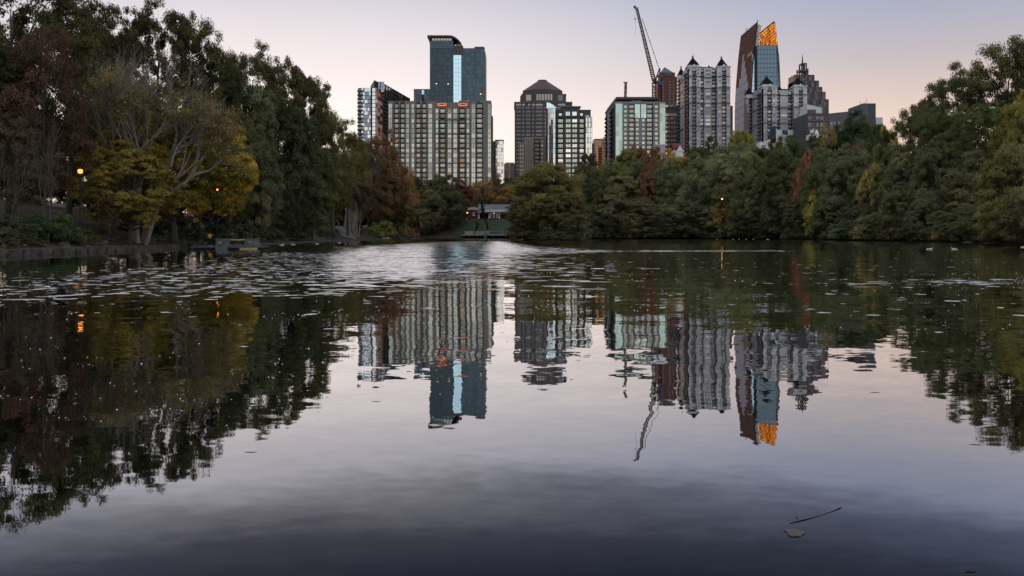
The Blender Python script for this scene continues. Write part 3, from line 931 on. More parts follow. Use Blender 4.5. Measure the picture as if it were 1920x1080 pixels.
T("oak_tree", "tall1", 1740, 190, 80, 270, dk, "dark tree beside the airy tree at the first rise", group=EB)
T("oak_tree", "skirt3", 1712, 270, 110, 240, (.058, .068, .042), "soft grey-green tree in the middle of the east bank", group=EB)
T("oak_tree", "skirt2", 1690, 345, 85, 238, (.046, .056, .032), "low green tree with thin trunks showing at the water", group=EB, shore=True)
T("oak_tree", "airy1", 1800, 125, 165, 245, dg, "tall airy dark tree on the steep part of the east tree line", group=EB)
T("oak_tree", "airy2", 1885, 82, 190, 225, dg, "tallest airy tree of the east bank with sky through its boughs", group=EB)
T("oak_tree", "airy1", 1985, 60, 200, 215, dk, "dark tree cut by the right picture edge", group=EB)
T("oak_tree", "airy2", 1770, 205, 130, 232, (.036, .046, .022), "airy green tree in front of the steep tree line", group=EB)
T("oak_tree", "skirt2", 1765, 258, 120, 222, (.05, .058, .034), "broad green tree under the steep part of the east tree line", group=EB)
T("oak_tree", "skirt1", 1745, 355, 90, 216, (.06, .07, .044), "low grey-green tree at the water under the steep tree line", group=EB, shore=True)
T("oak_tree", "airy1", 1860, 190, 140, 205, (.038, .05, .022), "airy green tree below the tallest east tree", group=EB)
T("oak_tree", "skirt3", 1835, 285, 125, 204, (.062, .066, .04), "grey-olive tree above the two ducks", group=EB)
T("oak_tree", "skirt2", 1800, 380, 90, 201, (.056, .062, .034), "low tree at the water just above the two ducks", group=EB, shore=True)
T("oak_tree", "round1", 1915, 170, 110, 195, (.085, .085, .028), "olive-yellow crown near the right picture edge", group=EB)
T("oak_tree", "skirt1", 1900, 272, 140, 182, (.08, .082, .038), "big olive tree leaning out over the water near the right picture edge", group=EB, shore=True)
T("oak_tree", "skirt3", 1880, 375, 110, 186, (.05, .052, .032), "low dark tree at the water below the big olive tree", group=EB, shore=True)
T("oak_tree", "skirt2", 1975, 330, 130, 165, (.07, .07, .038), "olive tree cut by the right picture edge at the water", group=EB, shore=True)

T("oak_tree", rt.choice(["skirt1", "skirt2", "skirt3"]), 1122, 385, 70, 200, (.04,.048,.03), "low dark tree dipping into the water beside the point of land", group=EB, shore=True)
T("oak_tree", rt.choice(["skirt1", "skirt2", "skirt3"]), 1168, 395, 80, 200, (.06,.058,.036), "low brownish tree dipping into the water east of the point of land", group=EB, shore=True)
T("oak_tree", rt.choice(["skirt1", "skirt2", "skirt3"]), 1232, 398, 70, 200, (.042,.05,.03), "low dark tree at the water between two drooping trees", group=EB, shore=True)
T("oak_tree", rt.choice(["skirt1", "skirt2", "skirt3"]), 1298, 385, 80, 200, (.05,.062,.038), "low green tree at the water, first past the rounded green tree", group=EB, shore=True)
T("oak_tree", rt.choice(["skirt1", "skirt2", "skirt3"]), 1400, 385, 80, 200, (.05,.058,.034), "low green tree at the water right under the amber lamp", group=EB, shore=True)
T("oak_tree", rt.choice(["skirt1", "skirt2", "skirt3"]), 1465, 392, 80, 200, (.035,.042,.026), "low blackish tree at the water below the low white roofs", group=EB, shore=True)
T("oak_tree", rt.choice(["skirt1", "skirt2", "skirt3"]), 1560, 375, 80, 200, (.045,.056,.03), "low green tree at the water beside the pale yellow-green tree", group=EB, shore=True)
T("oak_tree", rt.choice(["skirt1", "skirt2", "skirt3"]), 1620, 372, 80, 200, (.05,.058,.04), "low grey-green tree at the water under the dark dome", group=EB, shore=True)
T("oak_tree", rt.choice(["skirt1", "skirt2", "skirt3"]), 1660, 385, 70, 200, (.06,.07,.04), "low soft green tree at the water beside the yellowish shrub", group=EB, shore=True)
T("oak_tree", rt.choice(["skirt1", "skirt2", "skirt3"]), 1722, 388, 70, 200, (.04,.05,.032), "low dark green tree at the water past the yellowish shrub", group=EB, shore=True)
T("oak_tree", rt.choice(["skirt1", "skirt2", "skirt3"]), 1840, 372, 100, 200, (.05,.058,.034), "low green tree at the water past the two ducks", group=EB, shore=True)
T("oak_tree", rt.choice(["skirt1", "skirt2", "skirt3"]), 1925, 390, 100, 200, (.06,.06,.034), "low olive tree at the water at the right picture edge", group=EB, shore=True)
for k in range(46):
    px_ = 1090 + k * 18.5 + rt.uniform(-5, 5)
    T("shrub", rt.choice(["shrub1", "shrub2"]), px_, rt.uniform(420, 434), rt.uniform(38, 60), 200, rt.choice([(.034, .04, .024), (.042, .05, .03), (.05, .05, .032)]), "dark leafy shrub in the unbroken fringe along the east waterline", "shrub", "fringe of shrubs along the east waterline", shore=True)
for px_, Y_, yt_, w_ in ((975, 270, 425, 40), (985, 262, 428, 40), (1000, 250, 432, 40), (1022, 244, 434, 44), (1046, 244, 434, 44), (1070, 249, 430, 44), (1085, 256, 425, 44), (1092, 285, 420, 40), (1098, 310, 415, 44), (970, 310, 420, 40)):
    T("shrub", rt.choice(["shrub1", "shrub2"]), px_, yt_, w_, Y_, rt.choice([(.034, .04, .024), (.05, .05, .03)]), "low shrub at the waterline round the point of land", "shrub", "shrubs round the point of land")

for px_, yt_, w_, l in ((1642, 335, 34, "thin pale leafless tree leaning at the waterline below the pale yellow-green tree"), (1552, 345, 30, "thin bare stem at the waterline beside the salmon-coloured trees"), (1290, 350, 28, "thin bare stem at the waterline below the taller castle-roofed tower"), (1768, 330, 34, "thin bare tree at the waterline under the steep east tree line")):
    T("ash_tree", "bare1", px_, yt_, w_, 200, br, l, group=EB, shore=True)

# shrubs on the west bank
SH = [(22, 408, 90, 76, dk), (70, 402, 90, 80, (.022, .034, .018)), (112, 400, 80, 83, (.026, .04, .02)), (150, 425, 60, 86, dg), (5, 432, 70, 72, dk),
      (180, 432, 40, 92, (.05, .05, .03)), (48, 436, 60, 76, dk), (128, 436, 40, 84, (.03, .045, .022))]
SL = ["green shrub above the retaining wall at the left picture edge", "leafy green shrub above the retaining wall, second from the left picture edge",
      "tallest green shrub above the retaining wall, below the orange lamp", "small dark shrub between the tallest shrub and the golden tree",
      "dark low shrub in the corner at the left picture edge", "low brownish shrub beside the golden tree's bare trunk", "dark low shrub between two green ones on the retaining wall bank",
      "small leafy shrub in front of the tallest green shrub"]
for (px, yt, w, Y, c), l in zip(SH, SL):
    T("shrub", rt.choice(["shrub1", "shrub2"]), px, yt, w, Y, c, l, "shrub", "shrubs above the retaining wall")
SE = [(1600, 415, 110, 263, (.045, .06, .034), "wide vine-covered shrub at the water under the grey-green tree"),
      (1645, 405, 90, 248, (.085, .09, .05), "pale leafy shrub at the water on the east bank"),
      (1690, 412, 70, 230, (.09, .085, .045), "yellowish shrub at the water beside thin trunks"),
      (1745, 425, 60, 207, (.04, .045, .03), "dark shrub at the water between two low trees"),
      (1570, 425, 60, 270, (.05, .055, .035), "small shrub at the water below the pale yellow-green tree"),
      (1775, 428, 60, 198, (.10, .08, .04), "brownish shrub at the water near the two ducks"),
      (705, 425, 45, 292, (.06, .075, .03), "low green shrub beside the trash bin"),
      (740, 415, 60, 312, (.075, .075, .035), "olive shrub behind the low landing"),
      (765, 428, 40, 335, (.10, .05, .04), "reddish shrub at the corner of the cove"),
      (610, 430, 40, 228, (.03, .036, .026), "dark shrub beside the path railing"),
      (545, 432, 70, 182, (.03, .038, .026), "dark undergrowth shrub behind the row of geese"),
      (400, 415, 90, 120, (.022, .028, .02), "dark shrub behind the person in yellow"),
      (452, 415, 80, 126, (.026, .032, .022), "dark shrub behind the stone bench pier"),
      (505, 425, 60, 160, (.03, .038, .024), "dark shrub behind the first geese"),
      (330, 405, 100, 118, (.02, .026, .018), "dark shrub under the yellow-green tree"),
      (255, 415, 90, 108, (.022, .026, .018), "dark shrub behind the golden tree's bare trunk")]
for px, yt, w, Y, c, l in SE:
    T("shrub", rt.choice(["shrub1", "shrub2"]), px, yt, w, Y, c, l, "shrub", "shrubs along the banks", shore=px > 1100)

# distant wood behind the park, reads as one mass
rw = np.random.default_rng(77)
cs, os_ = [], []
for k in range(330):
    a = rw.uniform(-420, 420)
    yy = rw.uniform(470, 545) if abs(a) < 160 else rw.uniform(250, 560)
    g = ground(a, yy)
    hh = rw.uniform(8, 15) if abs(a) < 230 else rw.uniform(14, 22)
    for j in range(7):
        cs.append((a + rw.normal() * 3, yy + rw.normal() * 3, g + hh * rw.uniform(.2, 1)))
        os_.append((rw.normal() * .4, -.6, .6))
C, Nr, sz, tn = clump_leaves(rw, np.array(cs), unit(np.array(os_)), 55, 2.8, 1.0, .8)
wood = link("wood", leaf_mesh("wood", C, Nr, sz, tn, rw))
wood.color = (.04, .045, .025, 1)
tag(wood, kind="stuff")
# ------------------------------------------------------------------ buildings
rb_ = random.Random(42)
CITY = 7.0
WIN_CACHE = {}

def win_mesh(w, h, gmat, fmat, nx=2, nz=1):
    key = (round(w, 1), round(h, 1), gmat, fmat, nx, nz)
    if key not in WIN_CACHE:
        w, h = key[0], key[1]
        mb = MB()
        fr = min(.14, w * .06)
        mb.add([(-w / 2, .06, -h / 2), (w / 2, .06, -h / 2), (w / 2, .06, h / 2), (-w / 2, .06, h / 2)], [(0, 1, 2, 3)], 0)
        mb.box(-w / 2, w / 2, 0, .14, -h / 2, -h / 2 + fr, 1)
        mb.box(-w / 2, w / 2, 0, .14, h / 2 - fr, h / 2, 1)
        mb.box(-w / 2, -w / 2 + fr, 0, .14, -h / 2 + fr, h / 2 - fr, 1)
        mb.box(w / 2 - fr, w / 2, 0, .14, -h / 2 + fr, h / 2 - fr, 1)
        for i in range(1, nx):
            u = -w / 2 + w * i / nx
            mb.box(u - fr / 2, u + fr / 2, .02, .14, -h / 2 + fr, h / 2 - fr, 1)
        WIN_CACHE[key] = mb
    return WIN_CACHE[key]

class Building:
    def __init__(self, name, label, Y, px0, px1, ytop, depth, cat="building", zb=CITY - 3):
        self.Y, self.px0, self.px1 = Y, px0, px1
        self.x0, self.x1 = X(px0, Y), X(px1, Y)
        self.zt, self.zb, self.depth = Z(ytop, Y), zb, depth
        self.root = empty(name, ((self.x0 + self.x1) / 2, Y, zb), label, cat, "city buildings")
        self.wins, self.bals = [], []
    def loc(self, ox, oy, oz=0.0):
        r = self.root.location
        return (ox - r.x, oy - r.y, oz - r.z)
    def part(self, name, mb, mats, smooth=False, label=None):
        o = mb.build(name, mats, self.root, self.loc(0, 0, 0), 0, smooth)
        if label:
            o["label"] = label
        return o
    def boxpx(self, name, px0, px1, y0, y1, d0, d1, m):
        """A box whose front outline was measured at this building's distance."""
        Y = self.Y + d0
        return self.part(name, MB().box(X(px0, self.Y), X(px1, self.Y), Y, self.Y + d1, Z(y1, self.Y), Z(y0, self.Y)), M[m])
    def facade(self, ox, oy, th, width, zt, zb, cols, rows, wall, thick=1.2, back="shadow_metal", frame="shadow_metal", sill=None, spandrel=None):
        """Piers between window columns, spandrels between storeys, recessed windows, balconies. Local frame: u along, depth inwards, z up."""
        cols = sorted(cols, key=lambda c: c[0])
        mb, bk, sp, sl = MB(), MB(), MB(), MB()
        u = 0.0
        for c in cols:
            if c[0] > u + .02:
                mb.box(u, c[0], 0, thick, zb, zt)
            u = c[1]
        if u < width - .02:
            mb.box(u, width, 0, thick, zb, zt)
        for c in cols:
            u0, u1, kind, frac, glist = c[:5]
            nx = c[5] if len(c) > 5 else 2
            skip = c[6] if len(c) > 6 else 0
            rs = rows[skip:]
            zprev = zt
            for (z0, z1) in rs:
                h = z1 - z0
                if kind == "b":
                    wh = h * .78
                    self.wins.append((u0 + (u1 - u0) * .5, thick - .2, z0 + .25 + wh / 2, (u1 - u0) * .8, wh, rb_.choice(glist), frame, ox, oy, th, 3))
                    self.bals.append((u0, u1, z0, ox, oy, th, h))
                else:
                    wh = h * frac
                    zc = z0 + h * (1 - frac) * .45 + wh / 2
                    self.wins.append(((u0 + u1) / 2, .22, zc, u1 - u0, wh, rb_.choice(glist), frame, ox, oy, th, nx))
                    if zprev - (zc + wh / 2) > .03:
                        (sp if spandrel else mb).box(u0, u1, .08, thick, zc + wh / 2, zprev)
                    if sill:
                        sl.box(u0 - .05, u1 + .05, -.12, .22, zc - wh / 2 - .32, zc - wh / 2)
                    zprev = zc - wh / 2
            if kind == "b":
                mb.box(u0, u1, .05, thick, rs[0][1], zt)
                bk.box(u0, u1, thick, thick + .1, zb, rs[0][1])
            else:
                (sp if spandrel else mb).box(u0, u1, .08, thick, zb, zprev)
        mb.build("wall", M[wall], self.root, self.loc(ox, oy), th)
        if bk.v:
            bk.build("recess", M[back], self.root, self.loc(ox, oy), th)
        if sp.v:
            sp.build("spandrel", M[spandrel], self.root, self.loc(ox, oy), th)
        if sl.v:
            sl.build("sill", M[sill], self.root, self.loc(ox, oy), th)
    def core(self, x0, x1, y0, y1, z0, z1, m, name="core"):
        return self.part(name, MB().box(x0, x1, y0, y1, z0, z1), M[m])
    def finish(self, rail="rail", balw=1.1, limit=100, base_h=.0):
        ws = sorted(self.wins, key=lambda w: -w[2])
        merged, cache = {}, {}
        for i, (u, dd, zc, w, h, g, fr, ox, oy, th, nx) in enumerate(ws):
            if i < limit:
                k = (round(w, 1), round(h, 1), g, fr, nx)
                if k not in cache:
                    cache[k] = win_mesh(w, h, g, fr, nx).mesh("window", [M[g], M[fr]])
                c, s = math.cos(th), math.sin(th)
                link("window", cache[k], self.root, self.loc(ox + c * u - s * dd, oy + s * u + c * dd, zc), th)
            else:
                merged.setdefault((ox, oy, th), []).append((u, dd, zc, w, h, g, fr, nx))
        for (ox, oy, th), lst in merged.items():
            gl = sorted({q[5] for q in lst} | {q[6] for q in lst})
            mb = MB()
            for (u, dd, zc, w, h, g, fr, nx) in lst:
                wm = win_mesh(w, h, g, fr, nx)
                n = len(mb.v)
                mb.v += [(a + u, b + dd, c + zc) for a, b, c in wm.v]
                mb.f += [tuple(n + i for i in f) for f in wm.f]
                mb.m += [gl.index(g) if m == 0 else gl.index(fr) for m in wm.m]
            o = mb.build("windows", [M[g] for g in gl], self.root, self.loc(ox, oy), th)
            o["kind"] = "stuff"
        bs = sorted(self.bals, key=lambda b: -b[2])
        bc, rest = {}, {}
        def bal(w, h):
            mb = MB()
            mb.box(-w / 2 - .1, w / 2 + .1, -balw, .6, -.18, .1, 0)
            rh = min(1.1, h * .36)
            mb.box(-w / 2 - .1, w / 2 + .1, -balw, -balw + .08, rh - .08, rh, 0)
            n = max(3, int(w / .45))
            for i in range(n + 1):
                uu = -w / 2 - .05 + (w + .02) * i / n
                mb.box(uu - .035, uu + .035, -balw + .01, -balw + .07, .1, rh - .08, 0)
            mb.box(-w / 2 - .1, -w / 2 - .04, -balw + .08, -.02, .1, rh, 0)
            mb.box(w / 2 + .04, w / 2 + .1, -balw + .08, -.02, .1, rh, 0)
            return mb
        for i, (u0, u1, z0, ox, oy, th, h) in enumerate(bs):
            w, u = u1 - u0, (u0 + u1) / 2
            if i < limit:
                k = (round(w, 1), round(h, 1))
                if k not in bc:
                    bc[k] = bal(*k).mesh("balcony", M[rail])
                c, s = math.cos(th), math.sin(th)
                link("balcony", bc[k], self.root, self.loc(ox + c * u, oy + s * u, z0), th)
            else:
                rest.setdefault((ox, oy, th), []).append((u, z0, w, h))
        for (ox, oy, th), lst in rest.items():
            mb = MB()
            for u, z0, w, h in lst:
                b = bal(w, h)
                mb.add([(x + u, y, z + z0) for x, y, z in b.v], b.f)
            o = mb.build("balconies", M[rail], self.root, self.loc(ox, oy), th)
            o["kind"] = "stuff"
    def curtain(self, name, ox, oy, th, u0, u1, z0, z1, nu, nz, mats, weights, mull="shadow_metal", tilt=.004, mw=.14, horiz=True, vert=True, seed=1, xf=None, proud=.1):
        """Curtain wall: one pane per bay and storey, each a hair out of true, with mullions standing proud. xf bends the sheet."""
        r = random.Random(seed)
        mb = MB()
        us, zs = np.linspace(u0, u1, nu + 1), np.linspace(z0, z1, nz + 1)
        xf = xf or (lambda u, dd, z: (u, dd, z))
        for j in range(nz):
            rowt = r.gauss(0, tilt)
            for i in range(nu):
                a, b = r.gauss(0, tilt * .6), rowt * .6 + r.gauss(0, tilt * .6)
                du, dz = us[i + 1] - us[i], zs[j + 1] - zs[j]
                q = [(us[i], -a * du - b * dz, zs[j]), (us[i + 1], a * du - b * dz, zs[j]), (us[i + 1], a * du + b * dz, zs[j + 1]), (us[i], -a * du + b * dz, zs[j + 1])]
                mb.add([xf(*p) for p in q], [(0, 1, 2, 3)], r.choices(range(len(mats)), weights)[0])
        loc = self.loc(ox, oy)
        mb.build(name, [M[m] for m in mats], self.root, loc, th)
        ml = MB()
        def bx(a0, a1, c0, c1, seg):
            zz = np.linspace(c0, c1, seg + 1)
            for k in range(seg):
                ps = [xf(a0, -proud, zz[k]), xf(a1, -proud, zz[k]), xf(a1, -proud, zz[k + 1]), xf(a0, -proud, zz[k + 1])]
                qs = [xf(a0, .1, zz[k]), xf(a1, .1, zz[k]), xf(a1, .1, zz[k + 1]), xf(a0, .1, zz[k + 1])]
                ml.add(ps + qs, [(0, 1, 2, 3), (0, 4, 5, 1), (1, 5, 6, 2), (2, 6, 7, 3), (3, 7, 4, 0)])
        if vert:
            for uu in us:
                bx(uu - mw / 2, uu + mw / 2, z0, z1, 1 if xf(0, 0, 0) == (0, 0, 0) and xf(1, 0, z1) == (1, 0, z1) else 12)
        if horiz:
            for zz in zs:
                for i in range(nu):
                    bx(us[i], us[i + 1], zz - mw * .6, zz + mw * .6, 1)
        ml.build("mullions", M[mull], self.root, loc, th)

def rows_of(zt, pitch, n):
    return [(zt - pitch * (i + 1), zt - pitch * i) for i in range(n)]

LEFT = -math.pi / 2       # a wall that faces west: u runs towards the viewer

# ---- grey condominium slab (nearest, centre-left)
Y = 560
b = Building("condominium_slab", "wide grey condominium slab with columns of dark balconies", Y, 728, 921, 193, 20)
u = lambda px: X(px, Y) - b.x0
pitch = 9.28 / F * Y
zt = Z(193, Y)
mint, blind = ["g_mint", "g_blind", "g_mint", "g_blind", "g_cream"], ["g_blind", "g_mint", "g_cream", "g_blind", "lit_room"]
blind = ["g_blind"] * 8 + ["g_mint"] * 5 + ["g_cream"] * 5 + ["lit_room"]
rows = rows_of(Z(193.5, Y), pitch, 17)
cols = [(u(728.2), u(735), "w", .93, mint), (u(739), u(747.3), "b", 1, blind), (u(750.6), u(758.8), "b", 1, blind),
        (u(761.3), u(766.8), "w", .82, mint), (u(771.3), u(776.8), "w", .82, mint), (u(779.8), u(788), "b", 1, blind), (u(791.2), u(799.4), "b", 1, blind),
        (u(803), u(810.3), "w", .9, mint), (u(816.7), u(821.8), "w", .84, mint, 2, 1), (u(824.3), u(835), "b", 1, blind, 3, 1),
        (u(839.3), u(846.3), "w", .9, mint, 2, 1), (u(849.8), u(857), "w", .9, mint, 2, 1), (u(861), u(872), "b", 1, blind, 3, 1),
        (u(874.8), u(880), "w", .84, mint, 2, 1), (u(883.8), u(891.3), "w", .93, mint), (u(893.2), u(904.8), "b", 1, blind), (u(914.6), u(920.6), "w", .93, mint)]
b.facade(b.x0, Y, 0, b.x1 - b.x0, zt, b.zb, cols, rows, "taupe", sill="white_trim", frame="taupe")
b.core(b.x0 + .1, b.x1 - .1, Y + 1.35, Y + 20, b.zb, zt - .3, "taupe")
b.boxpx("parapet", 728, 816, 189.2, 193, .05, 20, "taupe")
b.boxpx("parapet", 860, 921, 188.6, 193, .05, 20, "taupe")
b.boxpx("parapet", 816, 860, 191.6, 193, .3, 19, "taupe")
fr = MB()
for p0, p1 in ((815.2, 816.6), (822.3, 823.6), (836.2, 838.2), (847.3, 849.0), (858.2, 860.2), (872.8, 874.2), (880.4, 882.0)):
    fr.box(X(p0, Y), X(p1, Y), Y - .25, Y - .01, b.zb, Z(224, Y))
for yy in (224.5, 251.5, 279, 306, 333):
    fr.box(X(815.2, Y), X(882, Y), Y - .3, Y - .26, Z(yy + .8, Y), Z(yy - .8, Y))
b.part("dark_frame", fr, M["taupe_dark"])
for p0 in (740, 752, 781, 792, 894):
    b.boxpx("vent", p0, p0 + 6.5, 190, 192, -.06, .04, "shadow_metal")
for p0, p1 in ((819.5, 838), (858.5, 877)):
    nn = MB()
    z0, z1, xa, xb = Z(198.6, Y), Z(194.6, Y), X(p0, Y), X(p1, Y)
    for k in range(5):
        s0, s1 = k / 5, (k + 1) / 5
        zz = lambda s: z0 + (z1 - z0) * (.2 + .5 * (2 * s - 1) ** 2)
        nn.tube([(xa + (xb - xa) * s0, Y - .5, zz(s0)), (xa + (xb - xa) * s1, Y - .5, zz(s1))], .16, 5)
    nn.tube([(xa, Y - .45, z1), (xb, Y - .45, z1)], .13, 5)
    nn.tube([(xa, Y - .45, z0 + .1), (xb, Y - .45, z0 + .1)], .13, 5)
    b.part("lit_trellis", nn, M["lamp_neon"])
    b.boxpx("loggia", p0 - 2, p1 + 2, 193.6, 199.5, -.04, .03, "shadow_metal")
b.boxpx("roof_unit", 874, 880, 187.6, 189.6, 1, 4, "white")
b.core(b.x1 - .05, b.x1 + .9, Y + 4, Y + 16, b.zb, b.zt - 8, "taupe_dark", "side_bay")
b.finish()

# ---- slim glass apartment tower with dark balconies (far left)
Y = 700
b = Building("apartment_tower", "slim pale glass tower with a dark reddish flank beside the grey condominium slab", Y, 671, 704, 165, 40)
zt = b.zt
n = 22
zlo = zt - n * (7.25 / F * Y)
wmain = X(695, Y) - b.x0
b.core(b.x0 + .3, X(704, Y) - .3, Y + .4, Y + 40, b.zb, zt - .3, "shadow_metal")
b.curtain("glazing", b.x0, Y, 0, wmain * .28, wmain, zlo, zt, 6, n, ["g_smoke", "g_sky"], [3, 2], mw=.1, tilt=.006, seed=3, vert=True)
b.curtain("corner_glazing", b.x0, Y + .5, 0, wmain + .1, X(704, Y) - b.x0 - 3.2, zlo, zt, 2, n, ["g_dark", "g_smoke"], [2, 1], seed=4, mw=.1)
b.curtain("end_glazing", b.x0, Y + .2, 0, X(704, Y) - b.x0 - 2.8, X(704, Y) - b.x0, zlo, zt, 1, n, ["g_sky"], [1], seed=5, mw=.15)
b.curtain("west_bay", b.x0, Y + .4, 0, 0, wmain * .26, zlo, zt, 2, n, ["g_smoke", "g_blind"], [1, 1], seed=15, mw=.1)
for i in range(n):
    z = zt - (i + .95) * (7.25 / F * Y)
    b.part("balcony", MB().box(b.x0 - .4, b.x0 + wmain * .42, Y - 1.0, Y + .35, z - .25, z + .08).box(b.x0 - .4, b.x0 + wmain * .42, Y - 1.0, Y - .93, z + .08, z + .95), M["rail"])
slabs = MB()
for i in range(n):
    z = zt - (i + 1) * (7.25 / F * Y)
    slabs.box(b.x0 - .1, X(704, Y) + .1, Y - .35, Y + .38, z - .16, z + .16)
b.part("floor_band", slabs, M["shadow_metal"])
# receding flank towards the east
xa, ya = X(704, Y), Y
xb, yb = X(768, 800), 800
th = math.atan2(yb - ya, xb - xa)
L = math.hypot(xb - xa, yb - ya)
b.curtain("flank_glazing", xa, ya, th, 0, L * .42, zlo, Z(160, Y) - 1.5, 7, n, ["g_red", "g_dark", "g_slate"], [8, 4, 1], seed=6, tilt=.012, mw=.16)
b.curtain("flank_glazing", xa, ya, th, L * .42, L, zlo, Z(160, Y) - 1.5, 9, n, ["g_dark", "g_smoke"], [5, 1], seed=7, tilt=.012, mw=.16)
zz1 = zt + 5
b.curtain("penthouse_glazing", xa, ya, th, L * .12, L, Z(168, Y), zz1 + 2.2, 12, 2, ["g_slate"], [1], seed=8, tilt=.01, mw=.16, proud=.5)
b.curtain("penthouse_glazing", X(703, 712), 712, 0, 0, X(720, 712) - X(703, 712), Z(168, Y), zz1 + 2.2, 3, 2, ["g_slate"], [1], seed=9, mw=.16)
bk = MB().prism([(xa - 1.2, ya + 1.4), (xb - 1.6, yb), (xb - 20, yb + 20), (xa - 9, ya + 30)], b.zb, zz1 + 1.8)
b.part("block", bk, M["shadow_metal"])
for i in range(10):
    z = zt - (i + 1.2) * (7.25 / F * Y)
    c, s = math.cos(th), math.sin(th)
    q = lambda uu, dd: (xa + c * uu - s * dd, ya + s * uu + c * dd)
    b.part("balcony", MB().prism([q(L * .22, -1.3), q(L * .40, -1.3), q(L * .40, -.1), q(L * .22, -.1)], z - .3, z + .9), M["rail"])
def wtext(body, size, m, loc, rz, parent, extr=.05):
    cu = bpy.data.curves.new("lettering", "FONT")
    cu.body = body
    cu.size = size
    cu.extrude = extr
    cu.align_x = "CENTER"
    o = bpy.data.objects.new("tmp_text", cu)
    COL.objects.link(o)
    dg_ = bpy.context.evaluated_depsgraph_get()
    me = bpy.data.meshes.new_from_object(o.evaluated_get(dg_))
    bpy.data.objects.remove(o)
    me.materials.clear()
    me.materials.append(m)
    s = link("sign", me, parent, loc)
    s.rotation_euler = (math.pi / 2, 0, rz)
    return s
c, s = math.cos(th), math.sin(th)
b.part("sign_board", MB().prism([(xa + c * L * .80 + s * .7, ya + s * L * .80 - c * .7), (xa + c * L * .99 + s * .7, ya + s * L * .99 - c * .7), (xa + c * L * .99 + s * .55, ya + s * L * .99 - c * .55), (xa + c * L * .80 + s * .55, ya + s * L * .80 - c * .55)], Z(168, Y) + .4, zz1 + 1.6), M["shadow_metal"])
wtext("IOS", 5.2, M["white_trim"], b.loc(xa + c * L * .885 + s * .8, ya + s * L * .885 - c * .8, Z(168, Y) + 1.2), th, b.root)
b.finish()

# ---- teal glass office, low part
Y = 790
b = Building("teal_glass_block", "low teal glass block showing between the slim glass tower and the tall teal tower", Y, 776, 815, 168, 30)
b.core(b.x0 + .2, b.x1 + 2, Y + .6, Y + 30, b.zb, b.zt - .5, "shadow_metal")
b.curtain("glazing", b.x0, Y, 0, 0, b.x1 - b.x0, b.zt - 45, b.zt, 8, 10, ["g_teal2", "g_strip", "g_teal"], [3, 1, 3], seed=11, tilt=.02, mw=.12)
b.boxpx("roof_edge", 775.6, 816, 167, 168.3, -.2, 30, "shadow_metal")
b.boxpx("column", 791, 794.5, 178, 262, -.8, -.25, "shadow_metal")

# ---- tall teal office tower
Y = 720
b = Building("office_tower", "tall dark teal glass tower with a curved roof canopy and a pale blue glass strip", Y, 806, 909, 91, 34)
zt = b.zt
b.core(b.x0 + .4, b.x1 - .4, Y + .9, Y + 34, b.zb, zt - .4, "shadow_metal")
xs0, xs1 = X(850.3, Y) - b.x0, X(865, Y) - b.x0
W = b.x1 - b.x0
zlo = Z(300, Y)
nz = 26
b.curtain("glazing", b.x0, Y, 0, 0, xs0 - .1, zlo, zt, 12, nz, ["g_teal", "g_teal2"], [3, 2], seed=21, tilt=.0045, mw=.10, proud=.06)
b.curtain("glazing", b.x0, Y, 0, xs1 + .1, W, zlo, zt, 12, nz, ["g_teal", "g_teal2"], [3, 2], seed=22, tilt=.0045, mw=.10, proud=.06)
b.curtain("glass_strip", b.x0, Y - .8, 0, xs0, xs1, zlo, Z(103.5, Y), 3, nz - 2, ["g_strip"], [1], seed=23, tilt=.002, mw=.10, proud=.06)
b.part("strip_return", MB().box(b.x0 + xs0, b.x0 + xs1, Y - .65, Y + .85, zlo, Z(103.6, Y)), M["shadow_metal"])
b.boxpx("crown_block", 850, 868, 85.5, 103.4, -.7, 14, "slab_dark")
b.boxpx("crown_block", 889.5, 908, 87.3, 92, .5, 20, "slab_dark")
b.boxpx("roof_edge", 806, 909.3, 90.4, 91.2, -.25, .8, "slab_dark")
b.curtain("upper_glazing", b.x0, Y, 0, 0, X(850, Y) - b.x0, zt, Z(76.5, Y), 10, 3, ["g_teal2"], [1], seed=24, tilt=.004, mw=.12)
b.core(b.x0 + .4, X(849, Y), Y + .9, Y + 26, zt - .4, Z(71.5, Y), "shadow_metal", "upper_core")
clz = MB()
for k in range(7):
    p0 = 810 + k * 5.4
    clz.box(X(p0, Y), X(p0 + 4.4, Y), Y + .3, Y + .5, Z(75.8, Y), Z(71.6, Y))
b.part("clerestory", clz, M["g_cream"])
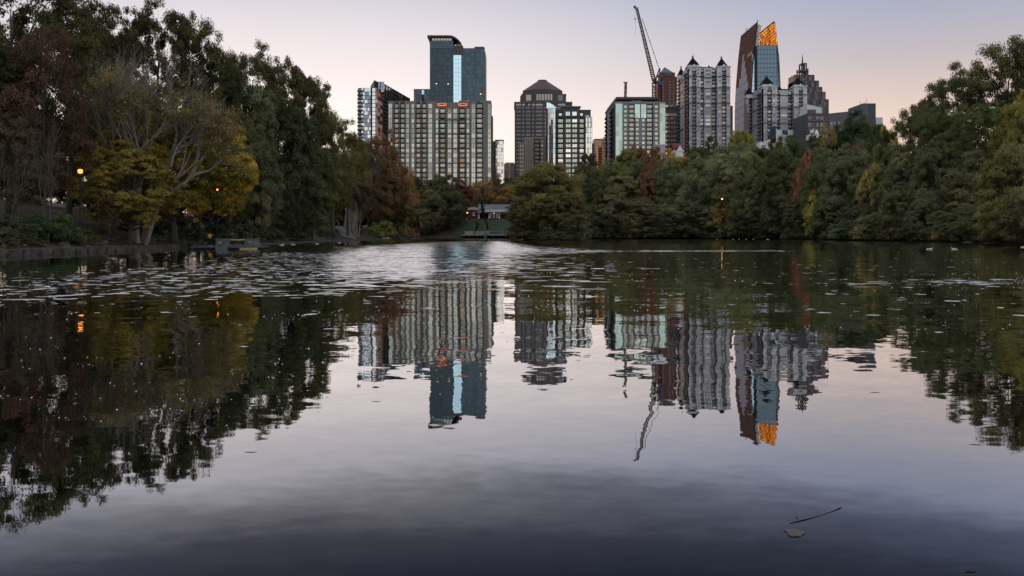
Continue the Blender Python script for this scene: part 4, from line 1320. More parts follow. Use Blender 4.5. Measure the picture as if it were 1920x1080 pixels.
# canopy that curves down to the east
def canopy(px0, px1):
    pts = []
    for i in range(15):
        tt = i / 14
        px = px0 + (px1 - px0) * tt
        dip = 0 if px < 843 else ((px - 843) / 22.0) ** 2 * 14.0
        pts.append((px, 67 + dip))
    return pts
cp = canopy(801.5, 865)
vs, fs = [], []
for px, py in cp:
    x, z = X(px, Y), Z(py, Y)
    back = 24.0
    vs += [(x, Y - 2.0, z), (x, Y + back, z), (x, Y + back, z - 1.6), (x, Y - 2.0, z - 1.6)]
for i in range(len(cp) - 1):
    for k in range(4):
        fs.append((i * 4 + k, i * 4 + (k + 1) % 4, i * 4 + 4 + (k + 1) % 4, i * 4 + 4 + k))
fs += [(0, 1, 2, 3), tuple(len(vs) - 1 - k for k in range(4))]
b.part("canopy", MB().add(vs, fs), mat("canopy_fascia", (.05, .03, .03), .5))
b.part("canopy_fin", MB().add([(X(801.5, Y), Y - 1.9, Z(67.3, Y)), (X(806, Y), Y - 1.9, Z(77, Y)), (X(806, Y), Y + 20, Z(77, Y)), (X(801.5, Y), Y + 20, Z(67.3, Y)),
                               (X(807, Y), Y - 1.9, Z(68, Y)), (X(807, Y), Y + 20, Z(68, Y))], [(0, 1, 4), (3, 5, 2), (0, 3, 2, 1), (1, 2, 5, 4), (0, 4, 5, 3)]), M["brick"])
for k, (px, py) in enumerate(((817, 156.4), (839, 156.8), (900, 176))):
    b.boxpx("lit_window", px, px + 2.6, py, py + 1.0, -.16, -.12, "lamp_warm")
b.core(b.x1 - .3, b.x1 + .5, Y + 1.5, Y + 32, b.zb, zt - 2.5, "pink", "east_edge")

# ---- small tower right of the slab
Y = 650
b = Building("apartment_block", "narrow block with a bright blank glass front and dark balcony flank beside the grey slab", Y, 921, 944, 263, 20)
b.core(b.x0, X(928.5, Y), Y + 1.3, Y + 20, b.zb, b.zt - .6, "shadow_metal")
b.core(X(928.5, Y), b.x1 - .2, Y + .5, Y + 20, b.zb, b.zt, "taupe_dark", "block")
b.curtain("glazing", X(929, Y), Y, 0, 0, X(943.6, Y) - X(929, Y), Z(345, Y), Z(264, Y), 4, 12, ["g_sky", "g_cream"], [4, 1], seed=31, tilt=.004, mw=.14)
for i in range(12):
    z = Z(268 + i * 6.1, Y)
    b.part("balcony", MB().box(X(921.5, Y), X(928.4, Y), Y - .5, Y + 1.2, z - .2, z + .15).box(X(921.5, Y), X(928.4, Y), Y - .5, Y - .42, z + .15, z + 1), M["rail"])
    b.part("window", MB().box(X(925.5, Y), X(927.2, Y), Y + 1.1, Y + 1.25, z + .3, z + 1.9), M["g_cream"])
b.boxpx("roof_edge", 928.2, 944.6, 262, 263.6, -.3, 20, "shadow_metal")

# ---- far pink block low in the gap
Y = 820
b = Building("pink_block", "small pinkish block with a domed roofline low in the gap beside the dark pyramid-roofed tower", Y, 945, 966, 307, 20)
rows = rows_of(Z(309, Y), 5.2 / F * Y, 9)
uu = lambda px: X(px, Y) - b.x0
b.facade(b.x0, Y, 0, b.x1 - b.x0, b.zt, b.zb, [(uu(946.5), uu(948.8), "w", .6, ["g_dark"]), (uu(950.5), uu(952.5), "w", .6, ["g_dark"]), (uu(957.5), uu(959.5), "w", .6, ["g_dark"]), (uu(961.5), uu(963.8), "w", .6, ["g_dark"])], rows, "pink", thick=.8)
b.core(b.x0 + .1, b.x1 - .1, Y + .9, Y + 20, b.zb, b.zt - .2, "pink")
b.boxpx("pilaster", 953.8, 956.2, 306, 350, -.5, -.02, "white")
b.part("vault", MB().tube([(X(947, Y), Y + 6, b.zt - 1.5), (X(964, Y), Y + 6, b.zt - 1.5)], 3.2, 16), M["pink"])
b.finish()

# ---- plum stone office tower with stepped pyramid roof
Y = 800
b = Building("stone_office_tower", "dark plum stone tower with an octagonal pyramid roof", Y, 965, 1073, 192, 50)
mid = 1018.5
W = b.x1 - b.x0
uu = lambda px: X(px, Y) - b.x0
rows = rows_of(Z(198, Y), 7.25 / F * Y, 19)
gd = ["g_dark", "g_dark", "g_blind"]
b.facade(b.x0, Y, 0, W, b.zt, b.zb, [(uu(968), uu(977), "w", .5, ["g_dark"], 4), (uu(979.2), uu(983), "w", .6, ["g_dark"], 1), (uu(986), uu(995), "w", .62, ["g_dark"], 4), (uu(997.5), uu(1002), "w", .5, ["g_dark"], 1),
                                   (uu(1005), uu(1017), "w", .62, ["g_dark"], 4), (uu(1019.5), uu(1026), "w", .5, ["g_dark"], 2), (uu(1029), uu(1040), "w", .6, ["g_dark"], 4), (uu(1043), uu(1052), "w", .6, ["g_dark"], 4), (uu(1056), uu(1068), "w", .5, ["g_dark"], 4)], rows, "granite", thick=.9)
b.core(b.x0 + .1, b.x1 - .1, Y + 1, Y + 50, b.zb, b.zt - .2, "granite")
cr = MB()
for p0, p1 in ((967.5, 977), (979, 984), (990, 994), (998, 1003), (1005, 1017.5), (1046, 1060)):
    cr.box(X(p0, Y), X(p1, Y), Y - .06, Y + .05, Z(198, Y), Z(194.6, Y))
b.part("attic_window", cr, M["g_blind"])
b.boxpx("cornice", 964, 1073.5, 191, 192.4, -.5, 50, "granite_lt")
b.boxpx("corner_tier", 975.5, 1062, 178.5, 191, 4, 46, "granite")
b.boxpx("corner_tier", 977.5, 1062.5, 174.4, 178.5, 5, 45, "granite")
oct_ = []
R0 = (X(1056.5, Y) - X(980.5, Y)) / 2
cxo, cyo = X(mid, Y), Y + 5 + R0
def octo(r):
    return [(cxo + r * math.cos(math.pi / 8 + k * math.pi / 4) / math.cos(math.pi / 8), cyo + r * math.sin(math.pi / 8 + k * math.pi / 4) / math.cos(math.pi / 8)) for k in range(8)]
def frustum(r0, z0, r1, z1):
    a, c = octo(r0), octo(r1)
    vs = [(p[0], p[1], z0) for p in a] + [(p[0], p[1], z1) for p in c]
    return MB().add(vs, [tuple(reversed(range(8))), tuple(range(8, 16))] + [(i, (i + 1) % 8, 8 + (i + 1) % 8, 8 + i) for i in range(8)])
b.part("lantern_drum", frustum(R0 * 1.09, Z(190.5, Y), R0 * 1.09, Z(173.2, Y)), M["granite"])
b.part("lantern_drum", frustum(R0, Z(173, Y), R0, Z(165.5, Y)), M["granite"])
steps = MB()
ns = 9
for i in range(ns):
    f0 = i / ns
    r = R0 * (1.0 - f0 * .76)
    z0, z1 = Z(165.4, Y) + (Z(144.6, Y) - Z(165.4, Y)) * f0, Z(165.4, Y) + (Z(144.6, Y) - Z(165.4, Y)) * (i + 1) / ns
    q = frustum(r, z0, r - R0 * .06, z1)
    steps.add(q.v, q.f)
b.part("pyramid_roof", steps, M["granite"])
b.part("roof_cap", frustum(R0 * .24, Z(144.5, Y), R0 * .22, Z(142, Y)), M["granite"])
dw = MB()
yf = cyo - R0 * 1.09 - .12
for k in range(6):
    p0 = 1006 + k * 5.2
    dw.box(X(p0, yf), X(p0 + 3.6, yf), yf, yf + .1, Z(187, Y), Z(175.5, Y))
b.part("arcade_window", dw, M["g_blind"])
b.boxpx("corner_window", 986.5, 996, 176.5, 187.5, 3.8, 3.95, "g_blind")
b.boxpx("corner_window", 1046.5, 1055.5, 177, 188, 3.8, 3.95, "g_dark")
b.finish()

# ---- tan block
Y = 640
b = Building("tan_block", "low tan concrete block in front of the pyramid-roofed tower", Y, 973, 1023, 258, 25)
uu = lambda px: X(px, Y) - b.x0
z1 = Z(259.4, Y)
rows = rows_of(Z(261, Y), 7.6 / F * Y, 9)
b.facade(X(984, Y), Y, 0, b.x1 - X(984, Y), z1, b.zb, [(X(1002, Y) - X(984, Y), X(1012, Y) - X(984, Y), "b", 1, ["g_dark"]), (X(1015.5, Y) - X(984, Y), X(1018, Y) - X(984, Y), "w", .45, ["g_cream", "g_blind"], 1)], rows, "tan")
b.core(X(984, Y) + .1, b.x1 - .1, Y + 1.35, Y + 25, b.zb, z1 - .1, "tan")
b.boxpx("parapet", 984, 1022.5, 257.8, 259.5, -.2, 25, "cream")
rib = MB()
for p0 in (985, 989, 993, 997):
    rib.box(X(p0, Y), X(p0 + 1.5, Y), Y - .5, Y - .01, b.zb, z1)
b.part("pier", rib, M["cream"])
b.core(X(973, Y), X(984, Y) - .05, Y + 2, Y + 25, b.zb, Z(267, Y), "tan", "wing")
wn = MB()
for i in range(8):
    for p0 in (976, 980):
        wn.box(X(p0, Y), X(p0 + 1.6, Y), Y + 1.9, Y + 2.05, Z(275 + i * 7.6, Y), Z(271 + i * 7.6, Y))
o = b.part("wing_window", wn, M["g_blind"])
b.finish()

# ---- white-windowed condominium
Y = 600
b = Building("condominium_tower", "dark grey condominium with bright square windows and a rounded blue glass corner", Y, 1042.5, 1110, 205, 30)
uu = lambda px: X(px, Y) - b.x0
pitch = 9.35 / F * Y
zt = Z(220, Y)
rows = rows_of(Z(221.5, Y), pitch, 13)
wl = ["g_cream", "g_cream", "g_sky", "g_mint"]
b.facade(b.x0, Y, 0, uu(1098), zt, b.zb, [(uu(1045.5), uu(1057), "b", 1, wl), (uu(1060.8), uu(1070.2), "w", .68, wl), (uu(1073), uu(1082.2), "w", .68, wl), (uu(1086), uu(1095.5), "b", 1, wl)], rows, "grey_dark")
b.core(b.x0 + .1, X(1098, Y), Y + 1.35, Y + 30, b.zb, zt - .1, "grey_dark")
b.curtain("east_glazing", X(1098, Y), Y - .4, 0, .05, X(1110, Y) - X(1098, Y), Z(345, Y), zt, 4, 13, ["g_sky", "g_cream"], [3, 1], seed=41, tilt=.004, mw=.2)
b.core(X(1098, Y) + .1, b.x1 - .1, Y + .2, Y + 30, b.zb, zt - .1, "grey_dark", "east_bay")
# penthouse
b.core(X(1043.5, Y), X(1108, Y), Y + 1.2, Y + 28, zt, Z(206, Y), "grey_dark", "penthouse")
b.core(X(1055, Y), X(1087, Y), Y + .6, Y + 24, zt, Z(200.4, Y), "grey_dark", "penthouse_centre")
b.boxpx("cornice", 1052, 1089.5, 199, 200.5, -.3, 24, "taupe")
b.boxpx("cornice", 1043, 1108.5, 205.4, 206.4, .7, 28, "taupe")
for p0, p1, a0, a1, dd in ((1060.5, 1069, 209, 219, .45), (1073, 1081.5, 209, 219, .45), (1048, 1053.5, 212, 219, 1.05), (1088, 1093, 212, 219, 1.05), (1097, 1105, 216, 218.5, 1.05)):
    w, h = X(p1, Y) - X(p0, Y), Z(a0, Y) - Z(a1, Y)
    link("penthouse_window", win_mesh(w, h, "g_sky", "shadow_metal", 3).mesh("penthouse_window", [M["g_sky"], M["shadow_metal"]]), b.root, b.loc((X(p0, Y) + X(p1, Y)) / 2, Y + dd, (Z(a0, Y) + Z(a1, Y)) / 2))
b.boxpx("terrace_rail", 1043, 1098, 216.8, 219.8, -.3, -.2, "rail")
# rounded glass corner
Rg = X(1042.3, Y) - X(1025, Y)
def bend(u, dd, z):
    a = math.pi * .5 * min(max(u / (Rg * 1.2), 0), 1.0)
    r = Rg - dd
    return (Rg - r * math.cos(a * .95), -r * math.sin(a * .95) + Rg * .55, z)
b.curtain("rounded_glazing", X(1025, Y), Y, 0, 0, Rg * 1.2, Z(345, Y), Z(203.5, Y), 6, 15, ["g_strip", "g_sky"], [2, 2], seed=43, tilt=.003, mw=.12, xf=bend, proud=.12)
tp = MB()
for k in range(6):
    p0, p1 = 1025 + k * 2.9, 1025 + (k + 1) * 2.9
    h0 = Z(192 + 9 * ((p1 - 1025) / 17.4) ** 2, Y)
    tp.box(X(p0, Y), X(p1, Y) - .03, Y - .5 - .5 * k * .3, Y + 2, Z(203.4, Y), h0)
b.part("glass_crest", tp, M["g_strip"])
b.core(X(1025.6, Y), b.x0, Y + 6, Y + 28, b.zb, Z(204, Y), "grey_dark", "west_core")
b.finish()

# ---- far pink and orange lit blocks
Y = 900
b = Building("pink_tower", "far pink block with a shaded front, behind the sunlit orange block", Y, 1115, 1132, 261, 20)
b.core(b.x0, b.x1, Y, Y + 20, b.zb, b.zt, "pink", "wall")
wn = MB()
for i in range(12):
    for p0 in (1117, 1120.5, 1124, 1127.5):
        wn.box(X(p0, Y), X(p0 + 1.8, Y), Y - .08, Y + .05, Z(267 + i * 5, Y), Z(264.4 + i * 5, Y))
o = b.part("windows", wn, M["g_blind"])
o["kind"] = "stuff"
b.boxpx("roof_edge", 1114.6, 1132.5, 260.2, 261.2, -.3, 20, "brick2")
b = Building("brown_block", "sliver of a low brown block beside the dark grey condominium", 880, 1110.5, 1114.5, 269, 20)
b.core(b.x0, b.x1, 880, 900, b.zb, b.zt, "brick2", "wall")
b.boxpx("roof_edge", 1110, 1114.8, 268.6, 269.2, -.3, 20, "granite")
Y = 840
b = Building("orange_block", "sunlit orange stepped block low in the gap beside the green-glass block", Y, 1121, 1140, 270, 20)
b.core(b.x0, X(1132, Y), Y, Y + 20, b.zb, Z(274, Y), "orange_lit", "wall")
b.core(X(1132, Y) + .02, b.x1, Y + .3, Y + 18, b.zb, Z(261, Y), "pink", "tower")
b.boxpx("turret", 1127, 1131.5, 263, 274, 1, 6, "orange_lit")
b.boxpx("turret", 1133, 1139, 256, 261, 3, 12, "pink")
for i in range(7):
    b.boxpx("balcony", 1122.5, 1128.5, 277 + i * 5, 279.6 + i * 5, -1.2, -.02, "shadow_metal")

# ---- green-glass block
Y = 620
b = Building("green_glass_block", "pale grey block with green glass corners and a dark overhanging roof", Y, 1153, 1247.3, 188, 62)
uu = lambda px: X(px, Y) - b.x0
pitch = 8.45 / F * Y
zt = Z(191, Y)
rows = rows_of(Z(195.5, Y), pitch, 13)
wl = ["g_cream", "g_mint", "g_cream"]
c0 = X(1166.8, Y)
ul = lambda px: X(px, Y) - c0
rows_a, rows_low = rows, rows[3:]
b.facade(c0, Y, 0, X(1236.8, Y) - c0, zt, b.zb, [(ul(1170.2), ul(1175.4), "w", .62, wl, 1), (ul(1179.4), ul(1189.6), "b", 1, wl), (ul(1192.6), ul(1197.9), "w", .62, wl, 1, 3), (ul(1203.8), ul(1209), "w", .62, wl, 1, 3),
                                             (ul(1212.3), ul(1224), "b", 1, wl), (ul(1228), ul(1233.3), "w", .62, wl, 1)], rows, "grey_stucco", frame="grey_stucco")
b.core(b.x0 + 1.2, b.x1 - .3, Y + 1.35, Y + 62, b.zb, zt - .1, "grey_stucco")
for p0, p1, ya, yb_, nz, sd_ in ((1154.5, 1166.6, 194.5, 306, 13, 51), (1237, 1247.2, 194.5, 306, 13, 52), (1190.3, 1199.8, 195.6, 221.3, 3, 53), (1201.8, 1211.4, 195.6, 221.3, 3, 54)):
    b.curtain("green_glazing", X(p0, Y), Y - .35, 0, 0, X(p1, Y) - X(p0, Y), Z(yb_, Y), Z(ya, Y), 2, nz, ["g_green", "g_mint"], [3, 1], seed=sd_, tilt=.004, mw=.1, mull="g_mint")
    b.part("bay", MB().box(X(p0, Y), X(p1, Y), Y - .2, Y + 1.3, Z(yb_, Y) - (8 if nz > 5 else 0), Z(ya, Y)), M["grey_stucco"])
b.boxpx("parapet", 1153, 1247.3, 190.6, 194.3, -.3, 1.3, "grey_stucco")
b.boxpx("roof_slab", 1155, 1238, 182, 186.5, -.9, 60, "slab_dark")
b.boxpx("roof_core", 1160, 1232, 186.5, 190.8, 2, 50, "shadow_metal")
b.boxpx("gable_step", 1182, 1204, 189, 190.6, -.3, 1.0, "grey_stucco")
# balconied west side
xw = b.x0
ylen = 62.0
rows_s = rows_of(Z(195.5, Y), pitch, 13)
b.facade(xw, Y + ylen, LEFT, ylen, zt, b.zb, [(2, 12, "b", 1, ["g_dark"]), (34, 50, "b", 1, ["g_dark"])], rows_s, "grey_stucco")
b.curtain("side_glazing", xw - .3, Y + 8, LEFT, 0, 7.6, Z(306, Y), Z(194.5, Y), 2, 13, ["g_teal2", "g_green"], [2, 1], seed=55, mw=.14)
b.part("roof_wing", MB().box(xw - .5, xw + 3, Y + 10, Y + 62, zt, zt + 1.3), M["slab_dark"])
b.finish()
# lattice mast on that roof: a construction mast of its own
mst = empty("roof_mast", (X(1172.5, 650), 650, Z(182, 650)), "rusty lattice mast standing on the roof of the green-glass block", "mast")
def truss(mb, a, bb, w, n, bar, taper=1.0):
    a, bb = Vector(a), Vector(bb)
    dr = (bb - a).normalized()
    sx = Vector((0, 1, 0)).cross(dr)
    sx = sx.normalized() if sx.length > .01 else Vector((1, 0, 0))
    sy = dr.cross(sx)
    def cor(tt):
        k = w / 2 * (1 + (taper - 1) * tt)
        c = a + (bb - a) * tt
        return [c + sx * k + sy * k, c - sx * k + sy * k, c - sx * k - sy * k, c + sx * k - sy * k]
    A, B = cor(0), cor(1)
    for k in range(4):
        mb.bar(A[k], B[k], bar)
    for i in range(n):
        P, Q = cor(i / n), cor((i + 1) / n)
        for k in range(4):
            j = (k + 1) % 4
            mb.bar(P[k], P[j], bar * .7)
            mb.bar(*((P[k], Q[j]) if i % 2 else (P[j], Q[k])), bar * .7)
    return mb
zr = Z(182, 650)
truss(MB(), (0, 0, -2), (.3, 0, Z(155, 650) - zr), 1.3, 7, .42).build("lattice", M["rust"], mst)
MB().box(-1.4, 1.6, -.9, .9, Z(155.2, 650) - zr, Z(154, 650) - zr).box(-1.6, 1.6, -1, 1, -2, -.6).build("end_plates", M["rust"], mst)

# ---- crane
YC = 700
cr_ = empty("tower_crane", (X(1226, YC), YC, Z(185, YC) - 40), "tall luffing tower crane rising behind the green-glass block", "crane")
cl = cr_.location
P = lambda px, py, dy=0: Vector((X(px, YC), YC + dy, Z(py, YC))) - cl
truss(MB(), P(1226, 290), P(1226, 158), 2.4, 26, .42).build("mast", M["crane_steel"], cr_)
truss(MB(), P(1226.5, 152), P(1193.5, 14), 2.7, 34, .36, .55).build("jib", M["crane_steel"], cr_)
hd = MB().box(*(lambda q: (q.x - 1.6, q.x + .4, -.6, .6, q.z - 1, q.z + .8))(P(1191.5, 13)))
hd.bar(P(1193.5, 13), P(1189, 14.5), .4).bar(P(1193.5, 18), P(1189, 14.5), .3)
hd.build("jib_head", M["crane_steel"], cr_)
af = MB()
for dy in (-1.2, 1.2):
    af.bar(P(1228, 152, dy), P(1236.3, 130, dy), .6).bar(P(1238.5, 150, dy), P(1236.3, 130, dy), .4)
    af.bar(P(1230.5, 146, dy), P(1238, 142, dy), .3)
af.box(*(lambda q: (q.x - .6, q.x + .8, -1.3, 1.3, q.z - .8, q.z + .6))(P(1236.3, 130)))
af.build("a_frame", M["crane_steel"], cr_)
dk_ = MB()
p0, p1 = P(1222, 157), P(1240, 151)
dk_.box(p0.x, p1.x, -1.8, 1.8, p0.z, p0.z + .7)
p2, p3 = P(1225, 155), P(1231, 148)
dk_.box(p2.x, p3.x, -1.4, 1.4, p0.z + .7, p3.z)
dk_.build("machinery_deck", M["black"], cr_)
q0, q1 = P(1233.8, 159), P(1240, 154)
MB().box(q0.x, q1.x, -2.1, -1.85, q0.z, q1.z).build("blue_banner", M["blue"], cr_)
q0, q1 = P(1232, 160), P(1239.5, 154)
MB().box(q0.x, q1.x, -1.7, 1.7, q0.z - .2, q0.z + 1.2).build("counterweight", M["slab_dark"], cr_)
pend = MB()
for dy in (-.5, .5):
    pend.bar(P(1236.3, 130, dy), P(1204, 35, dy), .16)
for tt in (.15, .33, .55, .78):
    q = P(1236.3, 130).lerp(P(1204, 35), tt)
    pend.box(q.x - .4, q.x + .4, -.5, .5, q.z - .3, q.z + .3)
pend.build("pendant_lines", M["crane_steel"], cr_)
hk = MB().bar(P(1190.8, 15), P(1191.2, 66), .12)
q = P(1190.9, 35)
hk.box(q.x - .4, q.x + .4, -.4, .4, q.z - 1, q.z + .6)
hk.build("hoist_rope", M["crane_steel"], cr_)

# ---- red-brown brick tower with teal pyramid
Y = 780
b = Building("brick_tower", "red-brown stepped tower with a teal pyramid roof beside the crane", Y, 1239, 1269, 144, 28)
zt = b.zt
uu = lambda px: X(px, Y) - b.x0
rows = rows_of(Z(150, Y), 5.6 / F * Y, 20)
b.facade(b.x0, Y, 0, b.x1 - b.x0, zt, b.zb, [(uu(1242), uu(1245), "w", .5, ["g_dark"], 1), (uu(1254), uu(1258.5), "w", .5, ["g_dark"], 1), (uu(1262), uu(1264.5), "w", .5, ["g_dark"], 1)], rows, "brick", thick=.8)
b.core(b.x0 + .1, b.x1 - .1, Y + .9, Y + 28, b.zb, zt - .1, "brick")
b.boxpx("upper_tier", 1242, 1266.5, 135, 144, 2, 24, "brick")
b.boxpx("roof_window", 1247, 1261, 135.6, 141, 1.6, 1.95, "roof_teal")
b.part("pyramid_roof", MB().pyramid(X(1239.5, Y), X(1263, Y), Y + 2, Y + 26, Z(135.2, Y), Z(120, Y)), M["roof_teal"])
xw = b.x0
b.facade(xw, Y + 28, LEFT, 28, zt, b.zb, [(4, 8, "w", .5, ["g_dark"], 1), (12, 16, "w", .5, ["g_dark"], 1), (20, 24, "w", .5, ["g_dark"], 1)], rows, "brick", thick=.8)
b.boxpx("corner_pier", 1236, 1239, 152, 200, 6, 20, "brick")
b.boxpx("side_step", 1266.5, 1269.5, 144, 190, -.4, 1, "brick")
b.finish()

# ---- plum brick grid building
Y = 690
b = Building("brick_office_block", "plum brick block with a grid of pale square windows behind the green-glass block", Y, 1246, 1275, 203, 24)
uu = lambda px: X(px, Y) - b.x0
rows = rows_of(Z(217.5, Y), 8.25 / F * Y, 11)
b.facade(b.x0, Y, 0, b.x1 - b.x0, Z(205, Y), b.zb, [(uu(p), uu(p + 3.5), "w", .58, ["g_blind", "g_cream"], 1) for p in (1248, 1253, 1258, 1263, 1268)], rows, "brick2", thick=.7)
b.core(b.x0 + .1, b.x1 - .1, Y + .8, Y + 24, b.zb, Z(205.3, Y), "brick2")
b.boxpx("dark_band", 1246, 1275, 200, 205, -.2, 20, "slab_dark")
b.boxpx("roof_glazing", 1251, 1275, 196, 200, 1, 18, "g_mint")
b.boxpx("louvre_band", 1248, 1274, 212.6, 217.4, -.1, .2, "g_blind")
b.finish()

# ---- castle-roofed towers
def castle(name, label, Y, fp, floors, pitch_px, ytop, trims, turrets, low_from, wing_top, side_len, sx, windows_small=True, lit=.35):
    b = Building(name, label, Y, fp[0], fp[-1], ytop, side_len)
    pit = pitch_px / F * Y
    l0, l1, r0, r1 = fp
    wl = ["g_dark", "g_blind", "g_cream"] if not windows_small else ["g_dark", "g_blind", "g_blind", "g_cream"]
    wl2 = ["g_cream", "g_dark", "g_blind", "g_dark", "g_blind"]
    zt = Z(ytop, Y)
    zs = Z(low_from, Y)
    def bay(px0, px1, oy, ztop, cols):
        ox = X(px0, Y)
        cl_ = [(X(a, Y) - ox, X(c, Y) - ox, k, f, g, nx) for a, c, k, f, g, nx in cols]
        rows = rows_of(ztop - 1.2 / F * Y, pit, int((ztop - b.zb) / pit))
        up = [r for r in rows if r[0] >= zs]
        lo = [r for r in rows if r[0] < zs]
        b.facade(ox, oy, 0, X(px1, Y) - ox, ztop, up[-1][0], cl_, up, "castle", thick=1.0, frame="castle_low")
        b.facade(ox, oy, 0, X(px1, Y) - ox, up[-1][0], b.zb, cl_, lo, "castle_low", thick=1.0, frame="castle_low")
    wq = (l1 - l0)
    bay(l0, l1, Y, zt, [(l0 + wq * .1, l0 + wq * .2, "w", .4, wl, 1), (l0 + wq * .36, l0 + wq * .64, "b", 1, wl2, 2), (l0 + wq * .75, l0 + wq * .88, "w", .5, wl2, 1)])
    wr = (r1 - r0)
    bay(r0, r1, Y, zt, [(r0 + wr * .14, r0 + wr * .26, "w", .5, wl2, 1), (r0 + wr * .38, r0 + wr * .66, "b", 1, wl2, 2), (r0 + wr * .78, r0 + wr * .88, "w", .4, wl, 1)])
    wc = (r0 - l1)
    bay(l1, r0, Y + 3.5, Z(wing_top, Y), [(l1 + wc * .04, l1 + wc * .24, "b", 1, wl2, 2), (l1 + wc * .35, l1 + wc * .66, "w", .62, wl2, 3), (l1 + wc * .74, l1 + wc * .96, "b", 1, wl2, 2)])
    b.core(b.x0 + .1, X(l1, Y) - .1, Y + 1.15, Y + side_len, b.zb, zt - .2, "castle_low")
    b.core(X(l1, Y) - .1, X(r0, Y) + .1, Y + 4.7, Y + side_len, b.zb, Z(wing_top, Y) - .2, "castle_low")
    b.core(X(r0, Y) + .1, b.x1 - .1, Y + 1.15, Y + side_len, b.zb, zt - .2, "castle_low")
    for yy in trims:
        cm = MB()
        z = Z(yy, Y)
        for a, c, o in ((l0, l1, -.35), (l1, r0, 3.15), (r0, r1, -.35)):
            cm.box(X(a, Y) + (.0 if a != l1 else .02), X(c, Y) - (.0 if a != l1 else .02), Y + o, Y + o + .34, z - .35, z + .35)
        cm.box(b.x0 - .36, b.x0 - .02, Y - .35, Y + side_len, z - .35, z + .35)
        b.part("cornice", cm, M["castle_trim"])
    for a, c in ((l0, l1), (r0, r1)):
        b.part("cornice", MB().box(X(a, Y) - .5, X(c, Y) + .5, Y - .6, Y + 10, zt, zt + .7), M["castle"])
    b.part("roof", MB().pyramid(X(l1, Y), X(r0, Y), Y + 5, Y + side_len - 3, Z(wing_top, Y), Z(wing_top - 5, Y), top=.7), M["roof_dark"])
    # west side: staggered bays of balconies
    rows = rows_of(zt - 2.5, pit, int((zt - 2.5 - b.zb) / pit))
    b.facade(b.x0, Y + side_len, LEFT, side_len, zt - 1.5, b.zb, [(side_len * .06, side_len * .22, "b", 1, ["g_cream", "g_blind"]), (side_len * .42, side_len * .50, "w", .6, ["g_dark"], 1), (side_len * .72, side_len * .94, "b", 1, ["g_cream", "g_blind"])], rows, "castle_low", thick=1.0)
    for (pa, pb, ybase, yapex, yfin, dd, sz) in turrets:
        xa, xb = X(pa, Y), X(pb, Y)
        ww = xb - xa
        base = Z(ybase, Y)
        t_ = MB().pyramid(xa, xb, Y + dd, Y + dd + ww, base, Z(yapex, Y), top=.06)
        tr = b.part("turret_roof", t_, M["roof_dark"])
        db = MB().box(xa + ww * .06, xb - ww * .06, Y + dd + ww * .06, Y + dd + ww * .94, base - 2.6, base - .02)
        db.prism([(xa + ww * .06, Y + dd + .1), (xb - ww * .06, Y + dd + .1), (xb - ww * .06, Y + dd + .2), (xa + ww * .06, Y + dd + .2)], base - 3.0, base - 2.6)
        b.part("turret_drum", db, M["castle"])
        cx, cy = (xa + xb) / 2, Y + dd + ww / 2
        za, zf = Z(yapex, Y), Z(yfin, Y)
        h = zf - za
        b.part("finial", MB().lathe([(.5, za - .3), (.55, za + h * .15), (.75, za + h * .2), (.75, za + h * .5), (.4, za + h * .6), (.12, za + h * .75), (.02, zf)], cx, cy, 8), M["castle_trim"])
    # pediments on the two front bays
    for a, c in ((l0, l1), (r0, r1)):
        m0, m1 = X(a + (c - a) * .35, Y), X(a + (c - a) * .65, Y)
        pm = (m0 + m1) / 2
        zz = zt + .75
        b.part("pediment", MB().add([(m0, Y - .6, zz), (m1, Y - .6, zz), (pm, Y - .6, zz + 1.6), (m0, Y + .2, zz), (m1, Y + .2, zz), (pm, Y + .2, zz + 1.6)], [(0, 1, 2), (5, 4, 3), (0, 2, 5, 3), (1, 4, 5, 2), (0, 3, 4, 1)]), M["castle"])
    b.finish(balw=1.3)
    return b
b = castle("castle_tower", "taller pale castle-roofed tower with dark pointed turrets and columns of balconies", 650, (1289.5, 1313.8, 1345, 1369.5), 24, 7.15, 125.5,
           (143.5, 164.5, 193.5, 236.5), [(1290.5, 1311.5, 121, 106, 101, .3, 1), (1345.5, 1364.8, 123.3, 107, 102.3, .3, 1), (1281, 1295, 131, 116.5, 111.5, 20, 1), (1333.5, 1343, 125.6, 118, 113.5, 14, 1)],
           165, 126, 38, 0)
Y = 650
b.part("lantern", MB().pyramid(X(1300, Y), X(1317, Y), Y + 9, Y + 16, Z(125, Y), Z(109, Y), top=.2), M["roof_dark"])
cx = X(1305.2, Y)
b.part("lit_spire", MB().lathe([(.7, Z(110, Y)), (.8, Z(103, Y)), (.55, Z(102, Y)), (.5, Z(99.5, Y)), (.2, Z(98, Y)), (.03, Z(93, Y))], cx, Y + 11, 8), mat("glowing_spire", (.42, .16, .05), .4, .6, emit=(1, .35, .08), estr=.25))  # weak emission stands in for the light on the spire
b.core(X(1370, Y) + .05, X(1374, Y + 6), Y + 6, Y + 30, b.zb, Z(196, Y), "slab_dark", "rear_wing")
castle("castle_tower", "shorter pale castle-roofed tower standing in front of the curved glass tower", 640, (1429, 1457, 1489, 1513.3), 17, 7.0, 162.5,
       (177.5, 201, 230), [(1429.5, 1451, 157, 142, 136.5, .3, 1), (1489.5, 1508, 158, 143.5, 139, .3, 1), (1415, 1430, 166.5, 153.5, 148.5, 24, 1), (1470.5, 1484, 163, 153, 148, 18, 1)],
       201, 168, 34, 0)

